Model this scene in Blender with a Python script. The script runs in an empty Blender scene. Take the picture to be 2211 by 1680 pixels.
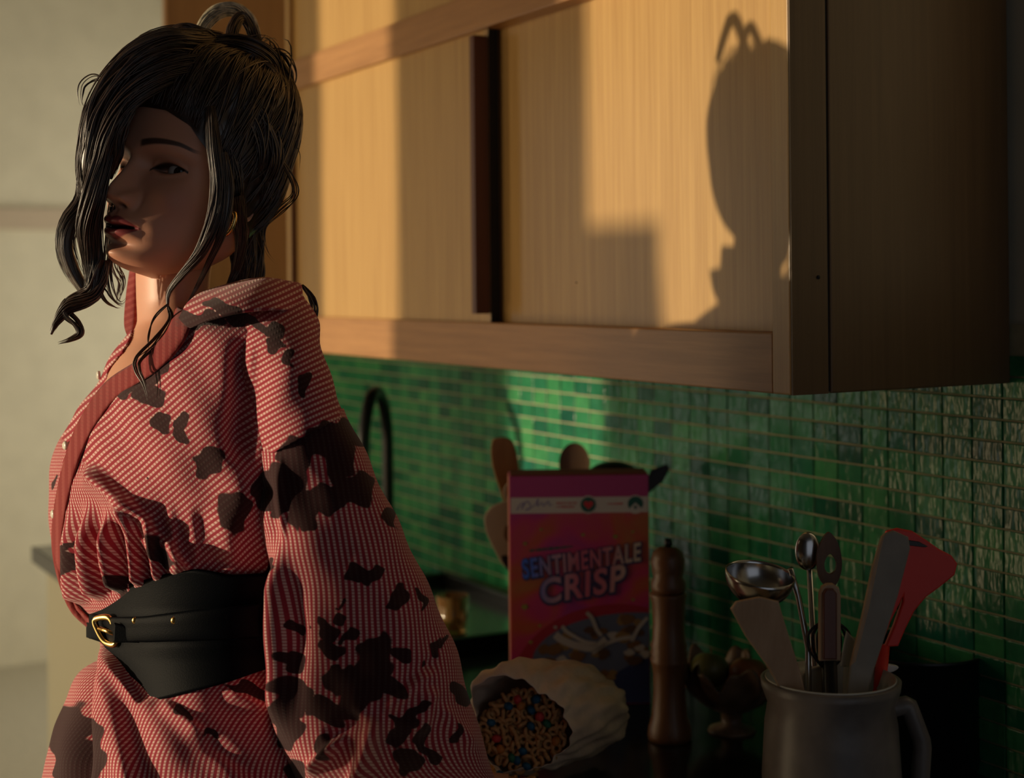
import bpy, bmesh, math, random
import numpy as np
from mathutils import Vector, Matrix

random.seed(7); RNG = np.random.default_rng(7)
SC = bpy.context.scene
COL = SC.collection

# ------------------------------------------------------------------ camera
FPX, CX, CY, CAMZ = 3250.0, 1105.5, 618.0, 1.49
ANG = math.radians(29.2); CA, SA = math.cos(ANG), math.sin(ANG)
ROLL = 0.0094
FWD = np.array([CA, -SA, 0.0]); R0 = np.array([-SA, -CA, 0.0]); ZZ = np.array([0, 0, 1.0])
RT = R0 * math.cos(ROLL) - ZZ * math.sin(ROLL)
UP = ZZ * math.cos(ROLL) + R0 * math.sin(ROLL)
CAM = np.array([0, 0, CAMZ])
cam_data = bpy.data.cameras.new('camera'); cam = bpy.data.objects.new('camera', cam_data); COL.objects.link(cam)
cam.matrix_world = Matrix(((RT[0], UP[0], -FWD[0], 0), (RT[1], UP[1], -FWD[1], 0), (RT[2], UP[2], -FWD[2], CAMZ), (0, 0, 0, 1)))
cam_data.sensor_width = 36.0; cam_data.lens = FPX / 2211 * 36.0
cam_data.shift_x = 0.0; cam_data.shift_y = -(840 - CY) / 2211
cam_data.clip_start = 0.02; cam_data.clip_end = 60
cam_data.dof.use_dof = True; cam_data.dof.focus_distance = 1.52; cam_data.dof.aperture_fstop = 4.0
SC.camera = cam

# ------------------------------------------------------------------ world, sun, window light, exposure
world = bpy.data.worlds.new('world'); SC.world = world; world.use_nodes = True
bg = world.node_tree.nodes['Background']; bg.inputs[0].default_value = (0.85, 0.90, 1.0, 1); bg.inputs[1].default_value = 0.24
def add_light(name, kind, energy, color, loc, direction, size=None, size_y=None):
    l = bpy.data.lights.new(name, kind); l.energy = energy; l.color = color
    o = bpy.data.objects.new(name, l); COL.objects.link(o); o.location = loc
    o.rotation_euler = Vector(direction).to_track_quat('-Z', 'Y').to_euler()
    if kind == 'AREA':
        l.shape = 'RECTANGLE'; l.size = size; l.size_y = size_y
    return o
SUN_EL = math.radians(0.4)
sun = add_light('sun', 'SUN', 3.05, (1.0, 0.80, 0.53), (3, 4, 2), (-0.385 * math.cos(SUN_EL), -0.923 * math.cos(SUN_EL), -math.sin(SUN_EL)))
sun.data.angle = math.radians(1.1)
WIN_W = -1.30                       # window wall plane (distance w from the camera, wall side positive)
WINDOWS = [(2.03, 2.76, 0.05, 2.35), (3.22, 3.64, 0.05, 2.35), (4.66, 5.70, 0.05, 2.35)]
WCOL = [(1.0, 0.73, 0.39), (1.0, 0.73, 0.39), (1.0, 0.94, 0.76)]
WPOW = [14.0, 18.0, 10.0]
for i, (xa, xb, za, zb) in enumerate(WINDOWS):
    add_light('window_skylight', 'AREA', WPOW[i], WCOL[i], ((xa + xb) / 2, -WIN_W + 0.16, (za + zb) / 2), (0, -1, 0), xb - xa, zb - za)
add_light('window_skylight', 'AREA', 21.0, (1.0, 0.95, 0.80), (5.1, -2.52, 1.35), (0, 1, 0), 1.0, 1.8)      # added unseen lamp that brightens the far wall beyond the partition
vs = SC.view_settings
vs.view_transform = 'Standard'; vs.look = 'None'; vs.exposure = 0.0; vs.gamma = 1.0; vs.use_curve_mapping = False

# ------------------------------------------------------------------ helpers
def P(x, y, d):
    """photo pixel + distance along the view axis -> world point (arrays allowed)"""
    x = np.asarray(x, float); y = np.asarray(y, float); d = np.asarray(d, float)
    x, y, d = np.broadcast_arrays(x, y, d)
    v = FWD + ((x - CX) / FPX)[..., None] * RT - ((y - CY) / FPX)[..., None] * UP
    return CAM + d[..., None] * v
def W(X, w, z):
    return np.array([X, -w, CAMZ + z])
CTOP = -0.59                        # worktop height relative to the camera
def dcount(x, y, z=CTOP):
    return -z / ((y - CY) / FPX * UP[2] - (x - CX) / FPX * RT[2])
def smooth(a, b, x):
    t = np.clip((x - a) / (b - a), 0, 1); return t * t * (3 - 2 * t)
def cr(keys, vals, q):
    """smooth (monotone cubic) interpolation of vals (n,k) at q"""
    keys = np.asarray(keys, float); vals = np.asarray(vals, float)
    if vals.ndim == 1: vals = vals[:, None]
    q = np.clip(q, keys[0], keys[-1])
    h = np.diff(keys)[:, None]; dl = np.diff(vals, axis=0) / h
    m = np.zeros_like(vals); m[0] = dl[0]; m[-1] = dl[-1]
    if len(keys) > 2:
        a, b = dl[:-1], dl[1:]
        s = np.where(a * b > 0, 2 * a * b / (a + b + 1e-12 * np.sign(a + b + 1e-30)), 0.0)
        m[1:-1] = s
    i = np.clip(np.searchsorted(keys, q, side='right') - 1, 0, len(keys) - 2)
    hh = h[i]; t = ((q - keys[i])[:, None]) / hh
    return ((2 * t**3 - 3 * t**2 + 1) * vals[i] + (t**3 - 2 * t**2 + t) * hh * m[i] + (-2 * t**3 + 3 * t**2) * vals[i + 1] + (t**3 - t**2) * hh * m[i + 1])
def spline(pts, n):
    pts = np.asarray(pts, float)
    L = np.r_[0, np.cumsum(np.linalg.norm(np.diff(pts[:, :3] if pts.shape[1] > 2 else pts, axis=0) * (np.array([1, 1, 600.0]) if pts.shape[1] > 2 else 1), axis=1))]
    P0 = np.vstack([2 * pts[0] - pts[1], pts, 2 * pts[-1] - pts[-2]])
    q = np.linspace(0, L[-1], n); i = np.clip(np.searchsorted(L, q, side='right') - 1, 0, len(pts) - 2)
    t = ((q - L[i]) / np.maximum(L[i + 1] - L[i], 1e-9))[:, None]
    a, b, c, d = P0[i], P0[i + 1], P0[i + 2], P0[i + 3]
    return 0.5 * ((2 * b) + (-a + c) * t + (2 * a - 5 * b + 4 * c - d) * t**2 + (-a + 3 * b - 3 * c + d) * t**3)

def tag(o, label=None, cat=None, group=None, kind=None):
    if label: o['label'] = label
    if cat: o['category'] = cat
    if group: o['group'] = group
    if kind: o['kind'] = kind
    return o
def empty(name, loc, rot=None):
    o = bpy.data.objects.new(name, None); COL.objects.link(o); o.location = Vector(loc); o.empty_display_size = 0.05
    if rot: o.rotation_euler = rot
    return o
def mk(name, verts, faces, mat, parent=None, smooth_=True, uv=None, attr=None, world_=True, col=None):
    """one mesh object; verts in world space (moved into the parent's space) unless world_ is False"""
    v = np.asarray(verts, float).reshape(-1, 3).copy()
    if parent is not None and world_:
        p = parent; off = np.zeros(3)
        while p is not None:
            off += np.array(p.location); p = p.parent
        v -= off
    me = bpy.data.meshes.new(name)
    me.from_pydata(v.tolist(), [], [tuple(int(i) for i in f) for f in faces])
    me.materials.append(mat)
    if smooth_:
        me.polygons.foreach_set('use_smooth', [True] * len(me.polygons))
    if uv is not None:
        ul = me.uv_layers.new(name='UVMap'); li = np.empty(len(me.loops), int); me.loops.foreach_get('vertex_index', li)
        ul.data.foreach_set('uv', np.asarray(uv, float).reshape(-1, 2)[li].ravel())
    if attr:
        for an, av in attr.items():
            a_ = me.attributes.new(an, 'FLOAT', 'POINT'); a_.data.foreach_set('value', np.asarray(av, float).ravel())
    if col is not None:
        a_ = me.attributes.new('Col', 'FLOAT_COLOR', 'POINT'); c4 = np.ones((len(v), 4)); c4[:, :3] = np.asarray(col).reshape(-1, 3); a_.data.foreach_set('color', c4.ravel())
    me.validate(); me.update()
    o = bpy.data.objects.new(name, me); COL.objects.link(o)
    if parent is not None: o.parent = parent
    return o
def grid_faces(n, m, close=False, off=0):
    f = []
    mm = m if close else m - 1
    for i in range(n - 1):
        for j in range(mm):
            f.append((off + i * m + j, off + i * m + (j + 1) % m, off + (i + 1) * m + (j + 1) % m, off + (i + 1) * m + j))
    return f
def box_geo(lo, hi, bev=0.0):
    bm = bmesh.new(); bmesh.ops.create_cube(bm, size=1)
    lo = np.array(lo, float); hi = np.array(hi, float)
    for v in bm.verts: v.co = Vector(((lo + hi) / 2 + np.array(v.co) * (hi - lo)))
    if bev > 0:
        bmesh.ops.bevel(bm, geom=bm.edges[:], offset=bev, segments=2, affect='EDGES', profile=0.6)
    bm.verts.ensure_lookup_table()
    vs_ = [tuple(v.co) for v in bm.verts]; idx = {v: i for i, v in enumerate(bm.verts)}
    fs_ = [tuple(idx[v] for v in f.verts) for f in bm.faces]; bm.free(); return vs_, fs_
def wbox(name, X0, X1, w0, w1, z0, z1, mat, parent=None, bev=0.002):
    lo = (min(X0, X1), min(-w0, -w1), CAMZ + min(z0, z1)); hi = (max(X0, X1), max(-w0, -w1), CAMZ + max(z0, z1))
    v, f = box_geo(lo, hi, bev)
    return mk(name, v, f, mat, parent, smooth_=False)
def lathe_geo(prof, n=40, cap=True):
    """prof: list of (r, z), local origin"""
    v = []; 
    for r, z in prof:
        for k in range(n):
            t = 2 * math.pi * k / n; v.append((r * math.cos(t), r * math.sin(t), z))
    f = grid_faces(len(prof), n, True)
    if cap:
        f.append(tuple(range(n))[::-1]); f.append(tuple(range((len(prof) - 1) * n, len(prof) * n)))
    return v, f
def tube_geo(path, rad, k=8, cap=True):
    path = np.asarray(path, float); n = len(path); rad = np.broadcast_to(np.asarray(rad, float), (n,))
    T = np.gradient(path, axis=0); T /= np.linalg.norm(T, axis=1)[:, None] + 1e-12
    N = np.zeros_like(T); ref = np.array([0, 0, 1.0]) if abs(T[0][2]) < 0.9 else np.array([1.0, 0, 0])
    nn = np.cross(T[0], ref); nn /= np.linalg.norm(nn)
    for i in range(n):
        nn = nn - T[i] * nn.dot(T[i]); nn /= np.linalg.norm(nn) + 1e-12; N[i] = nn
    B = np.cross(T, N)
    a = np.linspace(0, 2 * math.pi, k, endpoint=False)
    v = path[:, None] + rad[:, None, None] * (np.cos(a)[None, :, None] * N[:, None] + np.sin(a)[None, :, None] * B[:, None])
    f = grid_faces(n, k, True)
    if cap: f += [tuple(range(k))[::-1], tuple(range((n - 1) * k, n * k))]
    return v.reshape(-1, 3), f
def join_geo(parts):
    V, Fc, o = [], [], 0
    for v, f in parts:
        v = np.asarray(v).reshape(-1, 3); V.append(v); Fc += [tuple(i + o for i in q) for q in f]; o += len(v)
    return np.vstack(V), Fc
def slab_geo(poly, d, thick, kd=0.0, y0=0.0, bev=0.0015, kx=0.0, x0=0.0):
    """outline in photo pixels at its own distance, extruded by a real thickness"""
    poly = np.asarray(poly, float); dd = d + kd * (poly[:, 1] - y0) + kx * (poly[:, 0] - x0)
    A = P(poly[:, 0], poly[:, 1], dd); n = len(A)
    bm = bmesh.new(); fv = [bm.verts.new(a) for a in A]; bv = [bm.verts.new(a + FWD * thick) for a in A]
    f1 = bm.faces.new(fv); f2 = bm.faces.new(bv[::-1])
    for i in range(n): bm.faces.new((fv[i], bv[i], bv[(i + 1) % n], fv[(i + 1) % n]))
    bmesh.ops.recalc_face_normals(bm, faces=bm.faces[:])
    if bev > 0:
        es = list(f1.edges) + list(f2.edges)
        bmesh.ops.bevel(bm, geom=es, offset=bev, segments=2, affect='EDGES', profile=0.5)
    bmesh.ops.triangulate(bm, faces=[f for f in bm.faces if len(f.verts) > 4])
    idx = {v: i for i, v in enumerate(bm.verts)}; v = [tuple(q.co) for q in bm.verts]; f = [tuple(idx[q] for q in fc.verts) for fc in bm.faces]
    bm.free(); return v, f
def rounded(pts, n=40):
    """closed smooth outline through the points"""
    pts = np.asarray(pts, float); m = len(pts); out = []
    for i in range(m):
        a, b, c, d = pts[i - 1], pts[i], pts[(i + 1) % m], pts[(i + 2) % m]
        for t in np.linspace(0, 1, max(2, n // m), endpoint=False):
            out.append(0.5 * ((2 * b) + (-a + c) * t + (2 * a - 5 * b + 4 * c - d) * t * t + (-a + 3 * b - 3 * c + d) * t**3))
    return np.array(out)

# ------------------------------------------------------------------ materials
def nodes(name):
    m = bpy.data.materials.new(name); m.use_nodes = True; nt = m.node_tree
    return m, nt, nt.nodes['Principled BSDF']
def N_(nt, t, **kw):
    n = nt.nodes.new(t)
    for k, v in kw.items():
        if k.startswith('i_'): n.inputs[int(k[2:])].default_value = v
        else: setattr(n, k, v)
    return n
def ramp(nt, stops, interp='LINEAR'):
    r = N_(nt, 'ShaderNodeValToRGB'); e = r.color_ramp.elements; r.color_ramp.interpolation = interp
    while len(e) < len(stops): e.new(0.5)
    for q, (p, c) in zip(e, stops): q.position = p; q.color = (*c, 1)
    return r
def plain(name, col, rough=0.5, metal=0.0, spec=0.5, noise=0.0, nscale=40, bump=0.0, bscale=60, coat=0.0, trans=0.0, sss=0.0):
    m, nt, b = nodes(name)
    b.inputs['Base Color'].default_value = (*col, 1); b.inputs['Roughness'].default_value = rough; b.inputs['Metallic'].default_value = metal
    b.inputs['Specular IOR Level'].default_value = spec; b.inputs['Coat Weight'].default_value = coat
    b.inputs['Transmission Weight'].default_value = trans
    if sss: b.inputs['Subsurface Weight'].default_value = sss; b.inputs['Subsurface Radius'].default_value = (0.01, 0.004, 0.002); b.inputs['Subsurface Scale'].default_value = 0.5
    tc = N_(nt, 'ShaderNodeTexCoord')
    if noise > 0:
        n = N_(nt, 'ShaderNodeTexNoise'); n.inputs['Scale'].default_value = nscale; n.inputs['Detail'].default_value = 4
        nt.links.new(tc.outputs['Object'], n.inputs['Vector'])
        r = ramp(nt, [(0.3, tuple(c * (1 - noise) for c in col)), (0.7, tuple(min(1, c * (1 + noise)) for c in col))])
        nt.links.new(n.outputs[0], r.inputs[0]); nt.links.new(r.outputs[0], b.inputs['Base Color'])
    if bump > 0:
        n = N_(nt, 'ShaderNodeTexNoise'); n.inputs['Scale'].default_value = bscale; n.inputs['Detail'].default_value = 3
        nt.links.new(tc.outputs['Object'], n.inputs['Vector'])
        bp = N_(nt, 'ShaderNodeBump'); bp.inputs['Strength'].default_value = bump; bp.inputs['Distance'].default_value = 0.004
        nt.links.new(n.outputs[0], bp.inputs['Height']); nt.links.new(bp.outputs[0], b.inputs['Normal'])
    return m
def wood(name, c1, c2, scale, rough=0.35, coat=0.0):
    """scale: noise stretch per axis (small value = along the grain)"""
    m, nt, b = nodes(name); tc = N_(nt, 'ShaderNodeTexCoord'); mp = N_(nt, 'ShaderNodeMapping'); mp.inputs['Scale'].default_value = scale
    nt.links.new(tc.outputs['Object'], mp.inputs[0])
    n = N_(nt, 'ShaderNodeTexNoise'); n.inputs['Scale'].default_value = 1; n.inputs['Detail'].default_value = 6; n.inputs['Roughness'].default_value = 0.65
    nt.links.new(mp.outputs[0], n.inputs['Vector'])
    r = ramp(nt, [(0.28, c1), (0.72, c2)]); nt.links.new(n.outputs[0], r.inputs[0]); nt.links.new(r.outputs[0], b.inputs['Base Color'])
    b.inputs['Roughness'].default_value = rough; b.inputs['Coat Weight'].default_value = coat; b.inputs['Coat Roughness'].default_value = 0.22
    bp = N_(nt, 'ShaderNodeBump'); bp.inputs['Strength'].default_value = 0.12; bp.inputs['Distance'].default_value = 0.002
    nt.links.new(n.outputs[0], bp.inputs['Height']); nt.links.new(bp.outputs[0], b.inputs['Normal'])
    return m
M = {}
M['oak_v'] = wood('oak_veneer_vertical', (0.44, 0.245, 0.075), (0.60, 0.37, 0.13), (110, 110, 3.0), 0.38, 0.25)
M['oak_h'] = wood('oak_rail_horizontal', (0.34, 0.155, 0.05), (0.50, 0.25, 0.09), (5, 110, 110), 0.42, 0.15)
M['oak_side'] = wood('oak_side_panel', (0.105, 0.060, 0.028), (0.15, 0.088, 0.040), (90, 90, 2.5), 0.45)  # oak darkened in colour so the end panel reads as shaded
M['brown_v'] = wood('brown_panel', (0.42, 0.21, 0.085), (0.56, 0.29, 0.12), (60, 60, 2), 0.5)
M['dark_batten'] = wood('dark_batten', (0.10, 0.028, 0.016), (0.15, 0.045, 0.025), (90, 90, 3), 0.4)
M['black_gap'] = plain('black_edge', (0.006, 0.006, 0.007), 0.7)
M['wall'] = plain('cream_plaster', (0.68, 0.64, 0.50), 0.85, noise=0.05, nscale=9, bump=0.08, bscale=120)
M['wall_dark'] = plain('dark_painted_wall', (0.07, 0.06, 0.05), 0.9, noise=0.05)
M['ceiling'] = plain('ceiling_plaster', (0.16, 0.15, 0.13), 0.9, noise=0.04)
M['floor'] = plain('cream_floor', (0.46, 0.42, 0.32), 0.6, noise=0.08)
M['band'] = plain('brown_dado', (0.52, 0.43, 0.33), 0.8)
M['cream_door'] = plain('cream_lacquer', (0.66, 0.63, 0.47), 0.45)
M['worktop'] = plain('black_worktop', (0.010, 0.013, 0.014), 0.16, noise=0.3, nscale=80)
M['worktop_edge'] = plain('grey_worktop_edge', (0.16, 0.165, 0.16), 0.5)
M['grout'] = plain('sandy_grout', (0.46, 0.43, 0.27), 0.9, noise=0.12, nscale=60)
M['black_metal'] = plain('black_metal', (0.008, 0.009, 0.010), 0.35)
M['steel'] = plain('brushed_steel', (0.55, 0.55, 0.55), 0.22, metal=1.0)
M['gold'] = plain('gold_metal', (0.85, 0.58, 0.22), 0.22, metal=1.0)
# glazed tiles: each piece its own tint, uneven glaze
def tile_mat(name, per_island=False):
    m, nt, b = nodes(name)
    if per_island:
        g = N_(nt, 'ShaderNodeNewGeometry'); rnd = g.outputs['Random Per Island']
    else:
        g = N_(nt, 'ShaderNodeObjectInfo'); rnd = g.outputs['Random']
    r = ramp(nt, [(0.0, (0.007, 0.10, 0.065)), (0.25, (0.022, 0.20, 0.095)), (0.6, (0.036, 0.26, 0.11)), (0.85, (0.062, 0.31, 0.12)), (1.0, (0.012, 0.16, 0.10))])
    nt.links.new(rnd, r.inputs[0])
    tc = N_(nt, 'ShaderNodeTexCoord'); geo = N_(nt, 'ShaderNodeNewGeometry')
    n2 = N_(nt, 'ShaderNodeTexNoise'); n2.inputs['Scale'].default_value = 70; n2.inputs['Detail'].default_value = 3
    nt.links.new(geo.outputs['Position'], n2.inputs['Vector'])
    mx = N_(nt, 'ShaderNodeMixRGB', blend_type='MULTIPLY'); mx.inputs[0].default_value = 0.7
    r2 = ramp(nt, [(0.3, (0.6, 0.7, 0.7)), (0.7, (1.15, 1.1, 1.0))]); nt.links.new(n2.outputs[0], r2.inputs[0])
    nt.links.new(r.outputs[0], mx.inputs[1]); nt.links.new(r2.outputs[0], mx.inputs[2]); nt.links.new(mx.outputs[0], b.inputs['Base Color'])
    mp = N_(nt, 'ShaderNodeMapping'); mp.inputs['Scale'].default_value = (90, 90, 28); nt.links.new(geo.outputs['Position'], mp.inputs[0])
    n = N_(nt, 'ShaderNodeTexNoise'); n.inputs['Scale'].default_value = 1; n.inputs['Detail'].default_value = 2; nt.links.new(mp.outputs[0], n.inputs['Vector'])
    bp = N_(nt, 'ShaderNodeBump'); bp.inputs['Strength'].default_value = 0.5; bp.inputs['Distance'].default_value = 0.0030
    nt.links.new(n.outputs[0], bp.inputs['Height']); nt.links.new(bp.outputs[0], b.inputs['Normal'])
    b.inputs['Roughness'].default_value = 0.17; b.inputs['Specular IOR Level'].default_value = 0.24
    return m
M['tile'] = tile_mat('green_glaze'); M['tile_many'] = tile_mat('green_glaze_far', True)

# ------------------------------------------------------------------ room shell
WALL = 1.37                    # kitchen wall
X_END = 3.57                   # end of the worktop
def struct(o): o['kind'] = 'structure'; return o
struct(wbox('floor', -2.5, 6.4, WIN_W - 0.1, 2.7, -CAMZ - 0.05, -CAMZ, M['floor'], bev=0))
struct(wbox('ceiling', -2.5, 6.4, WIN_W - 0.1, 2.7, 1.45, 1.52, M['ceiling'], bev=0))
wall_right = struct(wbox('wall_right', -2.5, X_END + 0.05, WALL + 0.006, WALL + 0.12, -CAMZ, 1.46, M['wall'], bev=0))
struct(wbox('wall_return', X_END + 0.05, X_END + 0.15, WALL, 2.5, -CAMZ, 1.46, M['wall'], bev=0))
v, f = join_geo([box_geo((X_END + 0.15, -2.5, 0), (4.6, -2.4, CAMZ + 1.46)), box_geo((5.6, -2.5, 0), (6.2, -2.4, CAMZ + 1.46)), box_geo((4.6, -2.5, 0), (5.6, -2.4, 0.45)), box_geo((4.6, -2.5, 2.25), (5.6, -2.4, CAMZ + 1.46))])
struct(mk('wall_alcove', v, f, M['wall'], smooth_=False))  # unseen opening added so the far-wall fill lamp shines in
wall_far = struct(wbox('wall_far', 6.2, 6.35, WIN_W - 0.1, 2.5, -CAMZ, 1.46, M['wall'], bev=0))
struct(wbox('trim_1', 6.17, 6.2, WIN_W, 2.4, 0.245, 0.33, M['band'], bev=0.004))
# window wall: piers, aprons and lintels around three tall openings
xs = [-2.5] + [q for w_ in WINDOWS for q in w_[:2]] + [6.4]
wl_parts = []
for i in range(0, len(xs), 2):
    wl_parts.append(box_geo((xs[i], -WIN_W, 0), (xs[i + 1], -WIN_W + 0.12, CAMZ + 1.46)))
for xa, xb, za, zb in WINDOWS:
    wl_parts.append(box_geo((xa, -WIN_W, 0), (xb, -WIN_W + 0.12, za))); wl_parts.append(box_geo((xa, -WIN_W, zb), (xb, -WIN_W + 0.12, CAMZ + 1.46)))
v, f = join_geo(wl_parts); struct(mk('wall_left', v, f, M['wall_dark'], smooth_=False))
for i, (xa, xb, za, zb) in enumerate(WINDOWS):
    r_ = struct(empty('window_%d' % (i + 1), ((xa + xb) / 2, -WIN_W + 0.06, za)))
    t = 0.035
    for (a0, a1, b0, b1) in ((xa, xa + t, za, zb), (xb - t, xb, za, zb), (xa, xb, za, za + t), (xa, xb, zb - t, zb)):
        v, f = box_geo((a0, -WIN_W + 0.02, b0), (a1, -WIN_W + 0.08, b1), 0.003); mk('window_frame', v, f, M['cream_door'], r_, smooth_=False)

# ------------------------------------------------------------------ tiled splashback: single tiles where they can be told apart
PX_, PZ_ = 0.048, 0.0257
TX0, TZ0 = 1.7446, -0.1888
splash = wbox('grout_bed', 0.95, X_END, WALL - 0.001, WALL + 0.006, -0.62, -0.05, M['grout'], wall_right, 0)
tiles = []
for ix in range(-17, 40):
    for iz in range(-18, 5):
        xa = TX0 + ix * PX_; zt = TZ0 + iz * PZ_
        if xa < 0.95 or xa + PX_ > X_END or zt > -0.05 or zt < CTOP + 0.004: continue
        cxm, czm = xa + PX_ / 2, zt - PZ_ / 2
        dv = W(cxm, WALL, czm) - CAM; dep = dv.dot(FWD); px = CX + FPX * dv.dot(RT) / dep; py = CY - FPX * dv.dot(UP) / dep
        if cxm > 3.5: continue
        hid = (px < 700 + max(0, (py - 760)) * 0.42) or (px > 2240) or (1105 < px < 1405 and py > 1015) or (px > 1460 and py > 1330)
        if px > 1711: hid = hid or py < 851 - 0.054 * (px - 1711) - 8
        else: hid = hid or py < 853 - 0.0899 * (1711 - px) - 14
        tiles.append((hid, dep, cxm, czm))
vis = sorted([t for t in tiles if not t[0]], key=lambda t: t[1])
single = vis[:296]; rest = vis[296:] + [t for t in tiles if t[0]]
g_ = 0.0023
tv, tf = box_geo((-(PX_ - g_) / 2, -0.0012, -(PZ_ - g_) / 2), ((PX_ - g_) / 2, 0.0030, (PZ_ - g_) / 2), 0.0009)
tm = bpy.data.meshes.new('tile'); tm.from_pydata(tv, [], tf); tm.materials.append(M['tile'])
for h, d_, cx_, cz_ in single:
    o = bpy.data.objects.new('tile', tm); COL.objects.link(o); o.parent = wall_right
    o.location = (cx_, -WALL + 0.0012, CAMZ + cz_); o.rotation_euler = (random.gauss(0, 0.012), random.gauss(0, 0.004), random.gauss(0, 0.012))
parts = []
for h, d_, cx_, cz_ in rest:
    parts.append((np.array(tv) + np.array([cx_, -WALL + 0.0012 + random.uniform(-.0003, .0003), CAMZ + cz_]), tf))
v, f = join_geo(parts); o = mk('tile_field', v, f, M['tile_many'], wall_right, smooth_=False); o['kind'] = 'stuff'

# ------------------------------------------------------------------ wall cabinet
CF = 1.04                      # cabinet front plane
XR, XL = 1.251, 2.745          # right (near) and left (far) ends
ZB, ZBR, ZTR, ZTT = -0.119, -0.053, 0.378, 0.434
cab = empty('wall_cabinet', W((XR + XL) / 2, WALL - 0.01, ZB))
tag(cab, 'long oak wall cabinet with sliding doors above the green tiles', 'cabinet')
wbox('bottom_rail', XR + 0.033, XL, CF, CF + 0.05, ZB, ZBR, M['oak_h'], cab)
wbox('top_rail', XR + 0.033, XL, CF - 0.001, CF + 0.05, ZTR, ZTT, M['oak_h'], cab)
wbox('end_stile', XR + 0.002, XR + 0.0325, CF - 0.001, CF + 0.049, ZB, 1.3, M['oak_v'], cab)
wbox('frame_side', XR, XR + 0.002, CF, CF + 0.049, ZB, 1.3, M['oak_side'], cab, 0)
wbox('end_stile', XL - 0.02, XL, CF - 0.002, CF + 0.05, ZB, 1.3, M['oak_v'], cab)
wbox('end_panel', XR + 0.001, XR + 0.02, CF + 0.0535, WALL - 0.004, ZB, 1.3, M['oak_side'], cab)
wbox('end_panel_seam', XR + 0.003, XR + 0.015, CF + 0.05, CF + 0.0545, ZB + 0.002, 1.3, M['black_gap'], cab, 0)
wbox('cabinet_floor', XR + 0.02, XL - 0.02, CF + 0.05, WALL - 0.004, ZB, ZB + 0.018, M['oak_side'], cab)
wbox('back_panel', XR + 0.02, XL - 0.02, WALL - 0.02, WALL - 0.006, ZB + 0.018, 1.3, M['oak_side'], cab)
XD = 1.944
door = wbox('sliding_door', XD, XL - 0.02, CF + 0.010, CF + 0.024, ZBR - 0.005, ZTR + 0.005, M['oak_v'], cab)
wbox('door_edge', XD - 0.0015, XD, CF + 0.0105, CF + 0.0255, ZBR, ZTR, M['black_gap'], door, 0)  # black strip painted for the shade where the other door sits back
wbox('handle', XD + 0.001, XD + 0.014, CF - 0.014, CF + 0.010, ZBR + 0.013, ZTR - 0.010, M['dark_batten'], door, 0.0015)
tag(wbox('handle', XL - 0.0215, XL - 0.0205, CF + 0.001, CF + 0.0098, ZBR + 0.003, ZTR - 0.003, M['dark_batten'], door, 0), 'dark strip at the far edge')  # no grip: dark colour painted for the stile's shaded side
wbox('sliding_door', XR + 0.033, XD + 0.03, CF + 0.030, CF + 0.044, ZBR - 0.005, ZTR + 0.005, M['oak_v'], cab)
wbox('upper_door', XD + 0.002, XL - 0.02, CF + 0.008, CF + 0.022, ZTT - 0.003, 1.3, M['oak_v'], cab)
wbox('upper_door', XR + 0.033, XD - 0.002, CF + 0.008, CF + 0.022, ZTT - 0.003, 1.3, M['oak_v'], cab)
def stub(px, py, w_, r, mat, parent, name):
    """small round mark sitting on the end panel / door"""
    return None
# screw holes on the end frame
for (zz_, r_) in ((0.0065, 0.0022), (-0.02, 0.0)):
    if r_:
        v, f = lathe_geo([(r_, -0.0006), (r_, 0.0006)], 12); v = np.array(v)[:, [2, 0, 1]] + W(XR - 0.0004, CF + 0.036, zz_)
        mk('screw_hole', v, f, M['black_gap'], cab)
# screw on the right-hand door
v, f = lathe_geo([(0.0011, -0.0006), (0.0011, 0.0006)], 10); v = np.array(v)[:, [0, 2, 1]] + W(1.735, CF + 0.0296, 0.004)
mk('screw_hole', v, f, M['black_gap'], cab)

# brown panel standing at the far end of the worktop
tall = wbox('wooden_partition', X_END + 0.012, X_END + 0.034, 1.055, WALL, -CAMZ, 1.40, M['brown_v'], None, 0.003)
tag(tall, 'tall brown wooden partition panel beyond the far end of the worktop', 'panel')
wbox('edge_strip', X_END + 0.010, X_END + 0.036, 1.049, 1.055, -CAMZ, 1.40, M['brown_v'], tall, 0.002)

# base cabinets and worktop
CE = 0.725
for i, (xa, xb) in enumerate(((-0.3, 0.45), (0.45, 1.2), (1.2, 1.95), (1.95, 2.7), (2.7, X_END - 0.03))):
    b_ = empty('base_cabinet', W((xa + xb) / 2, 1.1, -CAMZ))
    where = ['nearest the camera', 'second along the worktop', 'below the utensil crock', 'below the sink side', 'at the far end, beside the belted woman'][i]
    tag(b_, 'cream lacquered base cabinet under the worktop, ' + where, 'cabinet', 'cream base cabinets')
    wbox('body', xa, xb, CE + 0.045, WALL - 0.01, -CAMZ + 0.09, CTOP - 0.036, M['cream_door'], b_)
    wbox('plinth', xa, xb, CE + 0.09, WALL - 0.01, -CAMZ, -CAMZ + 0.09, M['black_metal'], b_)
    dr = wbox('door', xa + 0.003, xb - 0.003, CE + 0.022, CE + 0.044, -CAMZ + 0.10, CTOP - 0.05, M['cream_door'], b_)
    wbox('handle', xa + 0.05, xa + 0.17, CE + 0.008, CE + 0.021, CTOP - 0.09, CTOP - 0.08, M['steel'], dr)
wt = wbox('worktop', -0.3, X_END, CE, WALL - 0.004, CTOP - 0.035, CTOP, M['worktop'], None, 0.003)
tag(wt, 'dark polished worktop running along the tiled wall', 'worktop')
wbox('front_edging', -0.3, X_END, CE - 0.004, CE, CTOP - 0.035, CTOP - 0.0005, M['worktop_edge'], wt, 0.001)
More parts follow.
